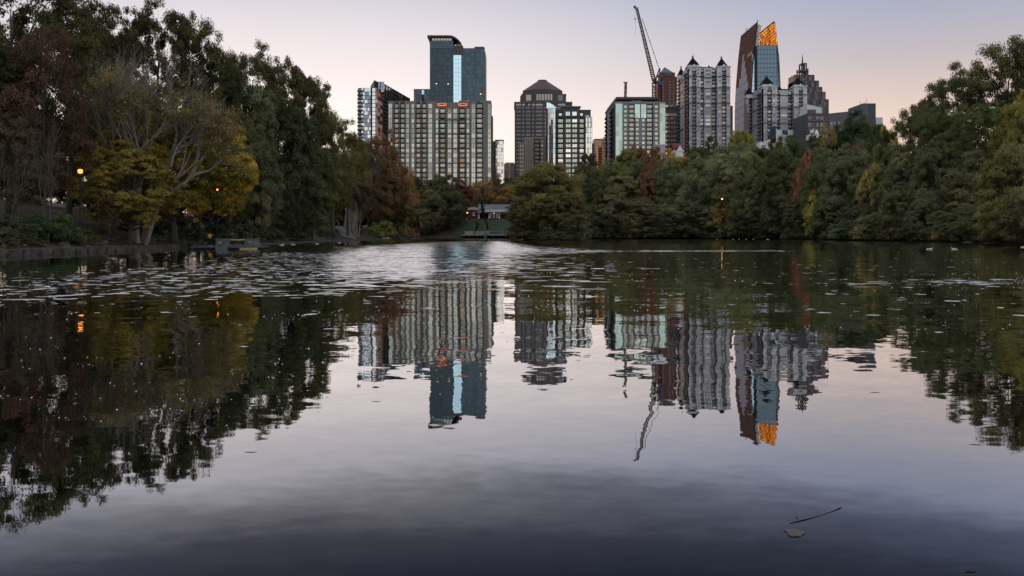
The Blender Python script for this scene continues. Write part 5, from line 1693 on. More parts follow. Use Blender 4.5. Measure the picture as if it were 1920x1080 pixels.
# ---- curved glass tower with lit crown
Y = 845
D_ = 60.0
b = Building("curved_glass_tower", "tallest curved glass tower with raised side fins and a glowing orange crown", Y, 1407, 1465, 84, D_)
zr = Z(85, Y)
ztop = Z(41, Y)
xl, xr = X(1407, Y), X(1465, Y)
def lean(z):
    s_ = min(max((z - 120) / (ztop - 120), 0), 1.0)
    return 6.6 * s_ ** 1.8
# west fin: rises above the roof; panel colours hold a painted stepped reflection
def fin(xbase, sgn, name, z0, z1, mats, pick, th_=1.0, nz=24, nu=10, mull="fin_low2"):
    mb, ml = MB(), MB()
    zs, ys = np.linspace(z0, z1, nz + 1), np.linspace(Y, Y + D_, nu + 1)
    for j in range(nz):
        for i in range(nu):
            xa, xc = xbase + sgn * lean(zs[j]), xbase + sgn * lean(zs[j + 1])
            g = .06 * sgn
            mb.add([(xa, ys[i], zs[j]), (xa, ys[i + 1], zs[j]), (xc, ys[i + 1], zs[j + 1]), (xc, ys[i], zs[j + 1])], [(0, 1, 2, 3)], pick(i, j))
        xa = xbase + sgn * lean(zs[j]) - sgn * .12
        ml.box(min(xa, xa + sgn * th_), max(xa, xa + sgn * th_), Y - .05, Y + D_ + .05, zs[j] - .16, zs[j] + .16)
        xc = xbase + sgn * lean(zs[j + 1])
        ml.add([(xa + sgn * th_, Y, zs[j]), (xa + sgn * th_, Y + D_, zs[j]), (xc + sgn * (th_ - .12), Y + D_, zs[j + 1]), (xc + sgn * (th_ - .12), Y, zs[j + 1])], [(0, 1, 2, 3)])
    b.part(name, mb, [M[m] for m in mats])
    b.part(name + "_frame", ml, M[mull])
def pick_w(i, j):
    z = b.zb + (ztop - b.zb) * (j + .5) / 26
    step = 166 + (i % 7) * 4 - abs(i - 6) * 5  # stepped edge of the painted reflection
    return 2 if z > step else (1 if (i < 4 and z < 118 + 9 * i) else 0)
fin(xl, 1, "west_fin", b.zb, ztop, ["fin_low", "fin_low2", "fin_reflect"], pick_w, nz=26)
fin(xr, -1, "east_fin", b.zb, zr, ["g_blue"], lambda i, j: 0, nz=18)
# glass body between the fins
x0b, x1b = X(1416.5, Y), X(1464, Y) - .2
b.core(x0b + .5, xr - 7.2, Y + 1.2, Y + D_ - 2, b.zb, zr - .4, "slab_dark")
b.curtain("glazing", X(1420, Y), Y, 0, 0, X(1456, Y) - X(1420, Y), Z(270, Y), zr, 13, 22, ["g_blue"], [1], seed=61, tilt=.003, mw=.22, mull="slab_dark", proud=.3)
def bodyx(u_, dd, z):
    return (u_ - (lean(z) * .95 if u_ > 3 else lean(z) * .2), dd, z)
b.curtain("edge_glazing", X(1456.2, Y), Y + 1.0, 0, .1, X(1464.8, Y) - X(1456.2, Y), Z(270, Y), Z(101, Y), 3, 20, ["g_blue"], [1], seed=62, tilt=.003, mw=.22, mull="slab_dark", xf=lambda u_, dd, z: (u_ * (1 - lean(z) / 7.5), dd, z))
b.curtain("edge_glazing", xl + 1.2, Y + 1.5, 0, 0, X(1415, Y) - xl - 1.2, Z(270, Y), Z(101, Y), 2, 20, ["g_strip"], [1], seed=63, mw=.2, mull="slab_dark", xf=lambda u_, dd, z: (u_ + lean(z) * .3, dd, z))
b.boxpx("slot", 1415.3, 1419.8, 85.5, 300, .6, 20, "shadow_metal")
b.boxpx("shoulder", 1411.5, 1420, 94, 101, 1.8, 20, "shadow_metal")
# trusses inside the fins
tr = MB()
for dy in (1.5, 6.0):
    for k in range(14):
        za, zb_ = zr - 6 + (ztop - zr + 4) * k / 14, zr - 6 + (ztop - zr + 4) * (k + 1) / 14
        a, c = xl + lean(za) + 1.1, xl + lean(zb_) + 1.1
        w_ = 3.6 - 1.4 * k / 14
        tr.bar((a, Y + dy, za), (c + w_, Y + dy, zb_), .5)
        tr.bar((a + w_, Y + dy, za), (c, Y + dy, zb_), .5)
        tr.bar((a + w_, Y + dy, za), (c + w_, Y + dy, zb_), .5)
        tr.bar((a, Y + dy, za), (a + w_, Y + dy, za), .4)
b.part("west_truss", tr, M["white_trim"])
# glowing inner face of the east fin, lattice in front of it
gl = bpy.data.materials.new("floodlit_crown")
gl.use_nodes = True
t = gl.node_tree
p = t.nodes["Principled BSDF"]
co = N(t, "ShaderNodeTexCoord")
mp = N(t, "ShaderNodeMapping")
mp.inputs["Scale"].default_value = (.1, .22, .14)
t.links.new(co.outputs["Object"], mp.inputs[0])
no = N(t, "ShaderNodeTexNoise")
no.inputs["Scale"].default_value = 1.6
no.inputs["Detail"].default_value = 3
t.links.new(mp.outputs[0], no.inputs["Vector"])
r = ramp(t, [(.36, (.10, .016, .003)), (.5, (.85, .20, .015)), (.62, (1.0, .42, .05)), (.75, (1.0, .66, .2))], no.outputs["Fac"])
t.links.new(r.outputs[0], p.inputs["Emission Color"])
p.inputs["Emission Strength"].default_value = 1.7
p.inputs["Base Color"].default_value = (.2, .06, .02, 1)
pn_, lt = MB(), MB()
nzc, nuc = 11, 18
zs, ys = np.linspace(Z(101, Y), ztop, nzc + 1), np.linspace(Y, Y + 66, nuc + 1)
XR = lambda z: xr - lean(z)
for j in range(nzc):
    for i in range(nuc):
        pn_.add([(XR(zs[j]), ys[i], zs[j]), (XR(zs[j]), ys[i + 1], zs[j]), (XR(zs[j + 1]), ys[i + 1], zs[j + 1]), (XR(zs[j + 1]), ys[i], zs[j + 1])], [(0, 1, 2, 3)])
        lt.bar((XR(zs[j]) - .9, ys[i], zs[j]), (XR(zs[j + 1]) - .9, ys[i] + .01, zs[j + 1]), .32)
        if (i + j) % 2:
            lt.bar((XR(zs[j]) - .9, ys[i], zs[j]), (XR(zs[j + 1]) - .9, ys[i + 1], zs[j + 1]), .3)
    lt.bar((XR(zs[j]) - .8, Y, zs[j]), (XR(zs[j]) - .8, Y + 66, zs[j]), .6)
lt.bar((XR(ztop) - .8, Y, ztop), (XR(ztop) - .8, Y + 66, ztop), 1.1)
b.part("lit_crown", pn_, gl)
b.part("crown_lattice", lt, mat("burnt_lattice", (.05, .018, .012), .6))
sh = MB()
for j in range(nzc):
    sh.add([(XR(zs[j]) + .5, Y, zs[j]), (XR(zs[j]) + .5, Y + 66, zs[j]), (XR(zs[j + 1]) + .5, Y + 66, zs[j + 1]), (XR(zs[j + 1]) + .5, Y, zs[j + 1])], [(3, 2, 1, 0)])
    sh.add([(XR(zs[j]), Y, zs[j]), (XR(zs[j]) + .5, Y, zs[j]), (XR(zs[j + 1]) + .5, Y, zs[j + 1]), (XR(zs[j + 1]), Y, zs[j + 1])], [(0, 1, 2, 3)])
b.part("crown_back", sh, M["fin_low"])
rg_ = MB()
for xx, yy in ((xl + 8.6, Y + 6), (xl + 6.8, Y + 40), (xr - 12, Y + 30), (xr - 13.5, Y + 32)):
    rg_.bar((xx, yy, ztop - 2), (xx, yy, ztop + 3.2), .4).bar((xx, yy, ztop + 3.2), (xx + 1.6, yy, ztop + 2.8), .35)
b.part("roof_davit", rg_, M["shadow_metal"])
b.finish()

# ---- stepped dark tower with spire
Y = 880
b = Building("stepped_tower", "dark plum stepped tower with an open crown and needle spire", Y, 1490, 1554, 160, 40)
cx = 1519.5
st = [(1497, 1535, 136), (1497, 1541.5, 148), (1493, 1546, 161), (1491, 1550, 171), (1490, 1554, 186)]
lv = [320, 186, 171, 161, 148, 136]
for k, (a, c, ytp) in enumerate(st):
    b.core(X(a, Y) , X(c, Y), Y + (4 - k) * 3.0, Y + 40 - (4 - k) * 2, b.zb, Z(ytp, Y), "granite", "tier")
fl = MB()
r_ = random.Random(9)
for k, (a, c, ytp) in enumerate(st):
    n_ = 8
    yn = st[k + 1][2] if k + 1 < len(st) else 290
    for i in range(n_):
        p0 = a + (c - a) * i / n_
        if (i + k) % 2 == 0:
            fl.box(X(p0, Y) + .2, X(p0 + (c - a) / n_, Y) - .2, Y + (4 - k) * 3.0 - 1.0, Y + (4 - k) * 3.0 - .02, Z(ytp + (290 - ytp) * .9, Y), Z(ytp + 1.5, Y))
b.part("bay", fl, M["granite_lt"])
dkp = MB()
for k, (a, c, ytp) in enumerate(st):
    for i in range(6):
        p0 = a + (c - a) * (i + .4) / 6.4
        y0 = ytp + 5 + r_.random() * 14
        dkp.box(X(p0, Y), X(p0 + 4.0, Y), Y + (4 - k) * 3.0 - 1.3, Y + (4 - k) * 3.0 - 1.03, Z(y0 + 8, Y), Z(y0, Y))
b.part("window_panel", dkp, M["g_dark"])
crn = MB()
for p_ in (1508, 1512.5, 1517, 1520.5, 1523.5):
    for dd in (14, 22):
        crn.bar((X(p_, Y), Y + dd, Z(138, Y)), (X(p_, Y), Y + dd, Z(123.5 if p_ in (1508, 1523.5) else 113, Y)), 1.1)
crn.box(X(1507, Y), X(1524.5, Y), Y + 13, Y + 23, Z(129, Y), Z(126.5, Y))
crn.box(X(1511.8, Y), X(1519.8, Y), Y + 14, Y + 22, Z(115.4, Y), Z(113, Y))
b.part("open_crown", crn, M["granite"])
b.part("spire", MB().tube([(X(1515.8, Y), Y + 18, Z(114, Y)), (X(1515.8, Y), Y + 18, Z(102, Y)), (X(1515.9, Y), Y + 18, Z(94, Y))], [.9, .5, .08], 6), M["granite"])

# ---- low slate-blue building
Y = 560
b = Building("low_office_block", "low slate-blue building with a boxy stair tower and dark window bands", Y, 1513.5, 1660, 214, 30)
b.core(X(1513.5, Y), X(1553.5, Y), Y, Y + 28, b.zb, Z(212.5, Y), "slab_dark", "west_block")
b.part("main_block", MB().add([(X(1553.6, Y), Y + 1, b.zb), (X(1617, Y), Y + 1, b.zb), (X(1617, Y), Y + 28, b.zb), (X(1553.6, Y), Y + 28, b.zb),
                               (X(1553.6, Y), Y + 1, Z(212.5, Y)), (X(1617, Y), Y + 1, Z(206, Y)), (X(1617, Y), Y + 28, Z(206, Y)), (X(1553.6, Y), Y + 28, Z(212.5, Y))],
                              [(0, 3, 2, 1), (4, 5, 6, 7), (0, 1, 5, 4), (1, 2, 6, 5), (2, 3, 7, 6), (3, 0, 4, 7)]), M["slab_mid"])
b.boxpx("stair_tower", 1617.1, 1641, 194, 300, -.5, 24, "slab_mid")
b.boxpx("tower_side", 1628, 1641.2, 194.5, 300, -.7, -.55, "slab_dark")
b.boxpx("rear_wing", 1641.1, 1659, 219, 300, 3, 26, "white_trim")
for p0 in (1515, 1522, 1530, 1538, 1546):
    for yy, h in ((218, 6), (230, 8), (240, 8), (250, 8)):
        b.part("window", MB().box(X(p0, Y), X(p0 + 6, Y), Y - .08, Y + .05, Z(yy + h, Y), Z(yy, Y)), M["g_red_dim" if (p0 + yy) % 3 == 0 else "g_dark"])
for p0 in (1557, 1563.5, 1572, 1580):
    for yy in (228, 236):
        b.part("window", MB().box(X(p0, Y), X(p0 + 5.2, Y), Y + .9, Y + 1.05, Z(yy + 7, Y), Z(yy, Y)), M["g_dark"])
fr = MB()
for p0 in (1536.4, 1545.2, 1553.5):
    fr.box(X(p0, Y), X(p0 + .8, Y), Y - .4, Y - .1, b.zb, Z(227, Y))
fr.box(X(1514, Y), X(1553, Y), Y - .5, Y - .41, Z(227.4, Y), Z(224.6, Y))
b.part("grey_frame", fr, M["slab_mid"])
an = MB()
for p_, ytp in ((1634, 180), (1631.5, 187), (1622, 185)):
    an.bar((X(p_, Y), Y + 8, Z(194, Y)), (X(p_, Y), Y + 8, Z(ytp, Y)), .16)
an.bar((X(1629.5, Y), Y + 8, Z(190.5, Y)), (X(1634, Y), Y + 8, Z(191.5, Y)), .14)
b.part("antenna", an, M["steel"])
b.boxpx("floodlight", 1598.5, 1600.2, 209.5, 212, -.3, .6, "white")
b = Building("white_block", "small pale slab with a sloping roof between the stepped tower and the slate-blue building", 600, 1513.5, 1541, 196, 16)
Y = 600
b.part("wall", MB().add([(X(1513.5, Y), Y, b.zb), (X(1541, Y), Y, b.zb), (X(1541, Y), Y + 16, b.zb), (X(1513.5, Y), Y + 16, b.zb), (X(1513.5, Y), Y, Z(195.5, Y)), (X(1541, Y), Y, Z(202, Y)), (X(1541, Y), Y + 16, Z(202, Y)), (X(1513.5, Y), Y + 16, Z(195.5, Y))],
                        [(0, 3, 2, 1), (4, 5, 6, 7), (0, 1, 5, 4), (1, 2, 6, 5), (2, 3, 7, 6), (3, 0, 4, 7)]), M["white_trim"])
b.boxpx("low_block", 1513.6, 1527, 206.5, 240, -3, -.05, "slab_mid")

# ---- low white roofs with the navy panel
Y = 590
b = Building("low_white_building", "low white rooftop building with a navy stair panel in front of the shorter castle-roofed tower", Y, 1454, 1508, 244, 14, zb=CITY)
b.boxpx("navy_panel", 1448, 1460, 238, 266, -1, 6, "navy")
b.part("gable_wall", MB().add([(X(1454, Y), Y - 1.4, Z(268, Y)), (X(1468, Y), Y - 1.4, Z(268, Y)), (X(1465, Y), Y - 1.4, Z(244, Y)), (X(1455.5, Y), Y - 1.4, Z(243.5, Y)), (X(1454, Y), Y - 1.4, Z(240.5, Y)),
                              (X(1454, Y), Y - 1.05, Z(268, Y)), (X(1468, Y), Y - 1.05, Z(268, Y)), (X(1465, Y), Y - 1.05, Z(244, Y)), (X(1455.5, Y), Y - 1.05, Z(243.5, Y)), (X(1454, Y), Y - 1.05, Z(240.5, Y))],
                             [(0, 1, 2, 3, 4), (9, 8, 7, 6, 5), (0, 5, 6, 1), (1, 6, 7, 2), (2, 7, 8, 3), (3, 8, 9, 4), (4, 9, 5, 0)]), M["white"])
b.boxpx("upper_wall", 1476, 1493.5, 244, 258, 0, 10, "white")
b.boxpx("lower_wall", 1467, 1486, 252.5, 270, -.6, -.1, "white")
b.boxpx("terrace_wall", 1497, 1513, 251, 262, -.4, 8, "white")
b.boxpx("roof_unit", 1468, 1476.5, 244, 250, -.3, 3, "slab_mid")
b.boxpx("roof_unit_base", 1468, 1477, 250.2, 252, -.9, 3, "shadow_metal")
b.boxpx("awning", 1476, 1499, 254.5, 258.5, -2.2, -.7, "navy")
b.boxpx("base_block", 1460, 1512, 259, 290, .2, 12, "white_trim")
b = Building("white_box_sign", "small white box standing apart before the slate-blue building's windows", 555, 1520.5, 1526.5, 243.6, 2, zb=CITY)
b.boxpx("box", 1520.5, 1526.2, 243.6, 249, 0, 2, "white")
b.boxpx("post", 1522.8, 1523.8, 249, 300, .6, 1.2, "steel")
b = Building("white_tent", "white peaked canopy roof beside the small white box", 556, 1529.5, 1535, 243.6, 6, zb=CITY)
b.part("peak", MB().pyramid(X(1528.5, 556), X(1536, 556), 556, 559, Z(252, 556), Z(243, 556), top=.3), M["white"])
b.boxpx("base", 1517, 1545, 252.5, 262, .3, 6, "white_trim")
b = Building("white_gable_house", "small white house with dark windows at the foot of the shorter castle-roofed tower", 570, 1424, 1437, 264, 8, zb=CITY)
Y = 570
b.boxpx("wall", 1424.5, 1445, 266, 290, 0, 8, "white")
b.part("roof", MB().add([(X(1428, Y), Y - .4, Z(266, Y)), (X(1449, Y), Y - .4, Z(266, Y)), (X(1447, Y), Y - .4, Z(260, Y)), (X(1441, Y), Y - .4, Z(263, Y)), (X(1428, Y), Y + 8, Z(266, Y)), (X(1449, Y), Y + 8, Z(266, Y)), (X(1447, Y), Y + 8, Z(260, Y)), (X(1441, Y), Y + 8, Z(263, Y))],
                        [(0, 1, 2, 3), (7, 6, 5, 4), (0, 4, 5, 1), (1, 5, 6, 2), (2, 6, 7, 3), (3, 7, 4, 0)]), M["white"])
b.boxpx("window", 1433, 1435.4, 271, 275, -.08, .04, "black")
b.boxpx("window", 1428, 1431.5, 272.5, 275, -.08, .04, "navy")
# ---- maroon gable and grey box
Y = 520
b = Building("gabled_house", "white house gable under a maroon roof at the foot of the taller castle-roofed tower", Y, 1261, 1282, 266, 10, zb=CITY)
b.boxpx("wall", 1264, 1281, 281, 310, .4, 10, "white")
b.part("gable", MB().add([(X(1268, Y), Y, Z(284, Y)), (X(1282, Y), Y, Z(284, Y)), (X(1275, Y), Y, Z(271.5, Y)), (X(1268, Y), Y + .3, Z(284, Y)), (X(1282, Y), Y + .3, Z(284, Y)), (X(1275, Y), Y + .3, Z(271.5, Y))], [(0, 1, 2), (5, 4, 3), (0, 3, 4, 1), (1, 4, 5, 2), (2, 5, 3, 0)]), M["white"])
b.part("roof", MB().add([(X(1264, Y), Y - .2, Z(280, Y)), (X(1260.5, Y), Y + 6, Z(267, Y)), (X(1279, Y), Y + 6, Z(267, Y)), (X(1282.5, Y), Y - .2, Z(281, Y)), (X(1275, Y), Y - .3, Z(270.5, Y)), (X(1267.5, Y), Y - .3, Z(283, Y))], [(0, 5, 4, 1), (1, 4, 2), (2, 4, 3)]).add(
    [(X(1260.5, Y), Y + 6, Z(267, Y)), (X(1279, Y), Y + 6, Z(267, Y)), (X(1281, Y), Y + 12, Z(281, Y)), (X(1262, Y), Y + 12, Z(281, Y))], [(0, 1, 2, 3)]), M["maroon"])
b = Building("grey_roof_box", "plain grey box roof low in front of the green-glass block's corner", 545, 1229, 1248, 270.5, 8, zb=CITY)
b.boxpx("wall", 1229.5, 1247.5, 272, 310, 0, 8, "castle_low")
b.boxpx("roof", 1229, 1248, 270.4, 271.9, -.3, 8.3, "castle")
# ------------------------------------------------------------------ west bank: wall, kerb, pier
wl_ = [(-48.5, 28), (-43.5, 50), (-40.3, 67), (-40.6, 85), (-40.9, 105)]
wall = empty("retaining_wall", (-40.3, 67, 0), "long low weathered concrete retaining wall along the water under the golden tree", "wall")
rw_ = ribbon([(a + 40.3, c - 67) for a, c in wl_], .9, -1.2, .52)
rw_.build("wall_face", M["concrete_old"], wall)
cp_ = ribbon([(a + 40.22, c - 67) for a, c in wl_], 1.05, .525, .62)
cp_.build("coping", M["concrete_old"], wall)
ps_ = MB()
r9 = random.Random(4)
for k in range(18):
    y = 56 + k * 2.1 + r9.uniform(-.5, .5)
    x = np.interp(y, [50, 67, 85, 105], [-43.5, -40.3, -40.6, -40.9]) + .05
    ps_.box(x + 40.3 - .05, x + 40.3 + .12, y - 67 - .14, y - 67 + .14, -1, r9.uniform(.35, .53))
ps_.build("dark_post", M["stone_dark"], wall)
kerb = empty("stone_kerb", (-42, 130, 0), "pale stone kerb along the water's edge below the row of geese", "kerb")
ribbon([(a + 42, c - 130) for a, c in ((-40.6, 111), (-42.9, 150), (-45, 186), (-46.8, 222), (-45.9, 258))], .55, -1, .34).build("kerb_stones", M["concrete_old"], kerb)
ribbon([(a + 42, c - 130) for a, c in ((-45.9, 259), (-44.2, 276), (-42, 300))], .8, -1, .42).build("kerb_end", M["concrete_old"], kerb)
# rocks along the bank
rk = random.Random(8)
ROCKS = []
for v in range(4):
    bm = bmesh.new()
    bmesh.ops.create_icosphere(bm, subdivisions=2, radius=.5)
    for q in bm.verts:
        q.co *= rk.uniform(.75, 1.15)
        q.co.z *= .6
    me = bpy.data.meshes.new("bank_stone")
    bm.to_mesh(me)
    bm.free()
    me.materials.append(M["concrete_old"])
    ROCKS.append(me)
for k in range(70):
    y = rk.uniform(62, 118)
    x = np.interp(y, [50, 67, 85, 118], [-43.5, -40.3, -40.6, -41.2]) - rk.uniform(1.2, 4.2)
    o = link("bank_stone", ROCKS[k % 4], None, (x, y, ground(x, y) + .08))
    o.scale = [rk.uniform(.35, 1.0) for _ in range(3)]
    o.rotation_euler = (0, 0, rk.uniform(0, 6))
    tag(o, "grey-brown stone lying among fallen leaves on the bank above the retaining wall", "stone", "stones on the bank above the retaining wall")

YP = 101.0
pier = empty("stone_pier", (X(430, YP), YP, 0), "low dark stone landing with two grey granite posts and a timber seat over the water", "pier")
pl = pier.location
def pp(mb, name, m, parent=pier):
    mb.v = [(a - pl.x, c - pl.y, d_ - pl.z) for a, c, d_ in mb.v]
    return mb.build(name, M[m], parent)
pp(MB().box(X(357, YP), X(446, YP), YP - .2, YP + 7, .22, .40).box(X(446, YP), X(474, YP), YP + .9, YP + 7, .22, .36), "deck", "granite_side")
pp(MB().box(X(357, YP) + .2, X(446, YP), YP + .3, YP + 7, -1, .21).box(X(446, YP), X(456, YP), YP + 1.2, YP + 7, -1, .21), "deck_base", "stone_dark")
pp(MB().prism([(X(450, YP), YP - .1), (X(472, YP), YP + .0), (X(478.5, YP), YP + .9), (X(470, YP), YP + 1.6), (X(450, YP), YP + 1.6)], .02, .24), "curved_step", "timber")
for p0, p1, yt_, y0_, y1_, yb in ((412.5, 427, 449.5, YP - 1.3, YP + .9, -1), (444, 462, 449.3, YP + 3.2, YP + 5.2, .36)):
    g_ = MB()
    xa, xc, zt_ = X(p0, YP), X(p1, YP), Z(yt_, YP)
    tp = .10
    g_.add([(xa - tp, y0_ - tp, yb), (xc + tp, y0_ - tp, yb), (xc + tp, y1_ + tp, yb), (xa - tp, y1_ + tp, yb), (xa, y0_, zt_), (xc, y0_, zt_), (xc, y1_, zt_), (xa, y1_, zt_)],
           [(0, 3, 2, 1), (4, 5, 6, 7), (0, 1, 5, 4), (1, 2, 6, 5), (2, 3, 7, 6), (3, 0, 4, 7)])
    post = pp(g_, "granite_post", "granite_block")
    pp(MB().box(xa - .08, xc + .08, y0_ - .08, y1_ + .08, zt_ + .002, zt_ + .12), "cap", "granite_block", post)
    pp(MB().box((xa + xc) / 2 - .17, (xa + xc) / 2 + .17, y0_ - .14, y0_ - .10, zt_ - .48, zt_ - .16), "plaque", "concrete", post)
pp(MB().box(X(427.6, YP), X(444, YP), YP + .6, YP + 3.1, 1.10, 1.26), "timber_seat", "timber")

# ------------------------------------------------------------------ people
def skin_mesh(name, joints, edges, material, root=0, sub=2):
    me = bpy.data.meshes.new(name)
    me.from_pydata([j[0] for j in joints], edges, [])
    o = bpy.data.objects.new("tmp_skin", me)
    COL.objects.link(o)
    m = o.modifiers.new("skin", "SKIN")
    sv = me.skin_vertices[0].data
    for i, j in enumerate(joints):
        r = j[1]
        sv[i].radius = r if hasattr(r, "__len__") else (r, r)
        sv[i].use_root = i == root
    s = o.modifiers.new("sub", "SUBSURF")
    s.levels = s.render_levels = sub
    dgr = bpy.context.evaluated_depsgraph_get()
    out = bpy.data.meshes.new_from_object(o.evaluated_get(dgr))
    bpy.data.objects.remove(o)
    out.name = name
    out.materials.clear()
    out.materials.append(material)
    out.polygons.foreach_set("use_smooth", [True] * len(out.polygons))
    return out

SKIN = mat("skin", (.20, .11, .07), .6)
YEL = mat("yellow_jacket", (.72, .42, .03), .7)
BLK = mat("black_cloth", (.012, .012, .014), .9)
HAIR = mat("dark_hair", (.012, .009, .007), .7)
SHOE = mat("white_shoes", (.7, .7, .7), .6)

def person(loc, rz, label, joints, jacket, jmat, pants, shoes, hair=True, extra=None):
    root = empty("person", loc, label, "person")
    root.rotation_euler = (0, 0, rz)
    names = list(joints)
    idx = {n: i for i, n in enumerate(names)}
    ed = [("pelvis", "waist"), ("waist", "chest"), ("chest", "neck"), ("neck", "chin"), ("chin", "head"), ("head", "crown")]
    for s in "lr":
        ed += [("pelvis", "hip" + s), ("hip" + s, "knee" + s), ("knee" + s, "ankle" + s), ("ankle" + s, "toe" + s), ("chest", "sh" + s), ("sh" + s, "elb" + s), ("elb" + s, "wr" + s), ("wr" + s, "palm" + s)]
    jl = [joints[n] for n in names]
    el = [(idx[a], idx[c]) for a, c in ed]
    # five fingers on each hand, curled round the thing held
    for s in "lr":
        pw, wr = Vector(joints["palm" + s][0]), Vector(joints["wr" + s][0])
        dr = (pw - wr).normalized()
        side = dr.cross(Vector((0, 0, 1)))
        side = side.normalized() if side.length > .1 else Vector((1, 0, 0))
        nn = side.cross(dr)
        for f in range(5):
            off = side * (-.032 + .016 * f)
            ln = (.045, .06, .066, .058, .045)[f]
            if f == 0:
                a, c, e = wr.lerp(pw, .5) + side * -.03, wr.lerp(pw, .8) + side * -.055, pw + side * -.06
            else:
                a = pw + off + dr * .02
                c = a + dr * ln * .6
                e = c + dr * ln * .3 + nn * -ln * .4
            b0 = len(jl)
            jl += [(a, .009), (c, .0085), (e, .007)]
            el += [(idx["palm" + s], b0), (b0, b0 + 1), (b0 + 1, b0 + 2)]
    link("body", skin_mesh("body", jl, el, SKIN, idx["pelvis"]), root)
    def cloth(name, keys, m, grow, edges):
        kk = {k: i for i, k in enumerate(keys)}
        js = []
        for k in keys:
            p_, r_ = joints[k]
            r_ = r_ if hasattr(r_, "__len__") else (r_, r_)
            js.append((p_, (r_[0] * grow + .008, r_[1] * grow + .008)))
        link(name, skin_mesh(name, js, [(kk[a], kk[c]) for a, c in edges], m, 0), root)
    cloth("jacket", ["chest", "waist", "pelvis", "shl", "elbl", "wrl", "shr", "elbr", "wrr"], jmat, 1.16,
          [("chest", "waist"), ("waist", "pelvis"), ("chest", "shl"), ("shl", "elbl"), ("elbl", "wrl"), ("chest", "shr"), ("shr", "elbr"), ("elbr", "wrr")])
    cloth("trousers", ["pelvis", "hipl", "kneel", "anklel", "hipr", "kneer", "ankler"], pants, 1.12,
          [("pelvis", "hipl"), ("hipl", "kneel"), ("kneel", "anklel"), ("pelvis", "hipr"), ("hipr", "kneer"), ("kneer", "ankler")])
    for s in "lr":
        a, c = Vector(joints["ankle" + s][0]), Vector(joints["toe" + s][0])
        link("shoe", skin_mesh("shoe", [(a + Vector((0, 0, -.05)) - (c - a) * .2, .05), ((a + c) / 2 + Vector((0, 0, -.035)), .052), (c, .045)], [(0, 1), (1, 2)], shoes, 0), root)
    hd, cr2 = Vector(joints["head"][0]), Vector(joints["crown"][0])
    fw = (Vector(joints["nose"]) - hd).normalized() if "nose" in joints else Vector((0, -1, 0))
    h_ = MB()
    bm = bmesh.new()
    bmesh.ops.create_uvsphere(bm, u_segments=12, v_segments=8, radius=.118)
    me = bpy.data.meshes.new("hair")
    for q in bm.verts:
        q.co.z *= 1.1
    bm.to_mesh(me)
    bm.free()
    me.materials.append(HAIR)
    link("hair", me, root, hd * .45 + cr2 * .55 - fw * .035)
    return root

def stand_pose():
    """Facing -Y in its own frame, both hands raised with a phone before the face, bending slightly forward."""
    return {"pelvis": ((0, 0, .92), (.15, .11)), "waist": ((0, -.01, 1.08), (.13, .10)), "chest": ((0, -.03, 1.30), (.16, .11)), "neck": ((0, -.04, 1.45), .055), "chin": ((0, -.07, 1.52), .07),
            "head": ((0, -.06, 1.60), (.078, .095)), "crown": ((0, -.05, 1.68), .06),
            "hipl": ((.09, 0, .88), .095), "kneel": ((.11, -.02, .50), .062), "anklel": ((.13, .02, .09), .042), "toel": ((.16, -.16, .04), .04),
            "hipr": ((-.09, 0, .88), .095), "kneer": ((-.11, -.03, .50), .062), "ankler": ((-.12, .02, .09), .042), "toer": ((-.15, -.16, .04), .04),
            "shl": ((.19, -.03, 1.38), .06), "elbl": ((.25, -.24, 1.22), .046), "wrl": ((.08, -.38, 1.42), .032), "palml": ((.05, -.42, 1.49), (.04, .02)),
            "shr": ((-.19, -.03, 1.38), .06), "elbr": ((-.25, -.24, 1.22), .046), "wrr": ((-.08, -.38, 1.42), .032), "palmr": ((-.05, -.42, 1.49), (.04, .02))}
def no_nose(j):
    return {k: v for k, v in j.items() if k != "nose"}
pr = person((X(393, YP + 2), YP + 2, .405), math.radians(62), "standing person in a yellow jacket and black trousers, both hands raised to the face", no_nose(stand_pose()), None, YEL, BLK, SHOE)
ph = tag(MB().box(-.04, .04, -.006, .006, -.08, .08).build("phone", M["black"], None, (0, 0, 0)), "dark phone held up by the person in the yellow jacket", "phone")
ph.matrix_world = Matrix.Translation(pr.location) @ Matrix.Rotation(math.radians(62), 4, "Z") @ Matrix.Translation((0, -.475, 1.53))
sit = {"pelvis": ((0, 0, .12), (.16, .13)), "waist": ((0, -.05, .30), (.14, .11)), "chest": ((0, -.12, .52), (.17, .12)), "neck": ((0, -.17, .66), .055), "chin": ((0, -.22, .71), .07),
       "head": ((0, -.22, .79), (.078, .095)), "crown": ((0, -.21, .87), .06),
       "hipl": ((.10, -.03, .10), .10), "kneel": ((.16, -.46, .14), .065), "anklel": ((.15, -.48, -.30), .045), "toel": ((.16, -.62, -.36), .04),
       "hipr": ((-.10, -.03, .10), .10), "kneer": ((-.16, -.46, .14), .065), "ankler": ((-.15, -.48, -.30), .045), "toer": ((-.16, -.62, -.36), .04),
       "shl": ((.20, -.12, .60), .06), "elbl": ((.25, -.22, .34), .046), "wrl": ((.14, -.42, .26), .032), "palml": ((.10, -.48, .25), (.04, .02)),
       "shr": ((-.20, -.12, .60), .06), "elbr": ((-.25, -.22, .34), .046), "wrr": ((-.14, -.42, .26), .032), "palmr": ((-.10, -.48, .25), (.04, .02))}
person((X(433, YP + 2), YP + 2.0, 1.26), math.radians(70), "seated person in dark clothes leaning forward on the timber seat between the granite posts", sit, None, BLK, BLK, BLK)
bin2 = empty("waste_bin", (X(356, 106), 106, ground(X(356, 106), 106)), "black waste bin at the wall end of the stone landing", "bin")
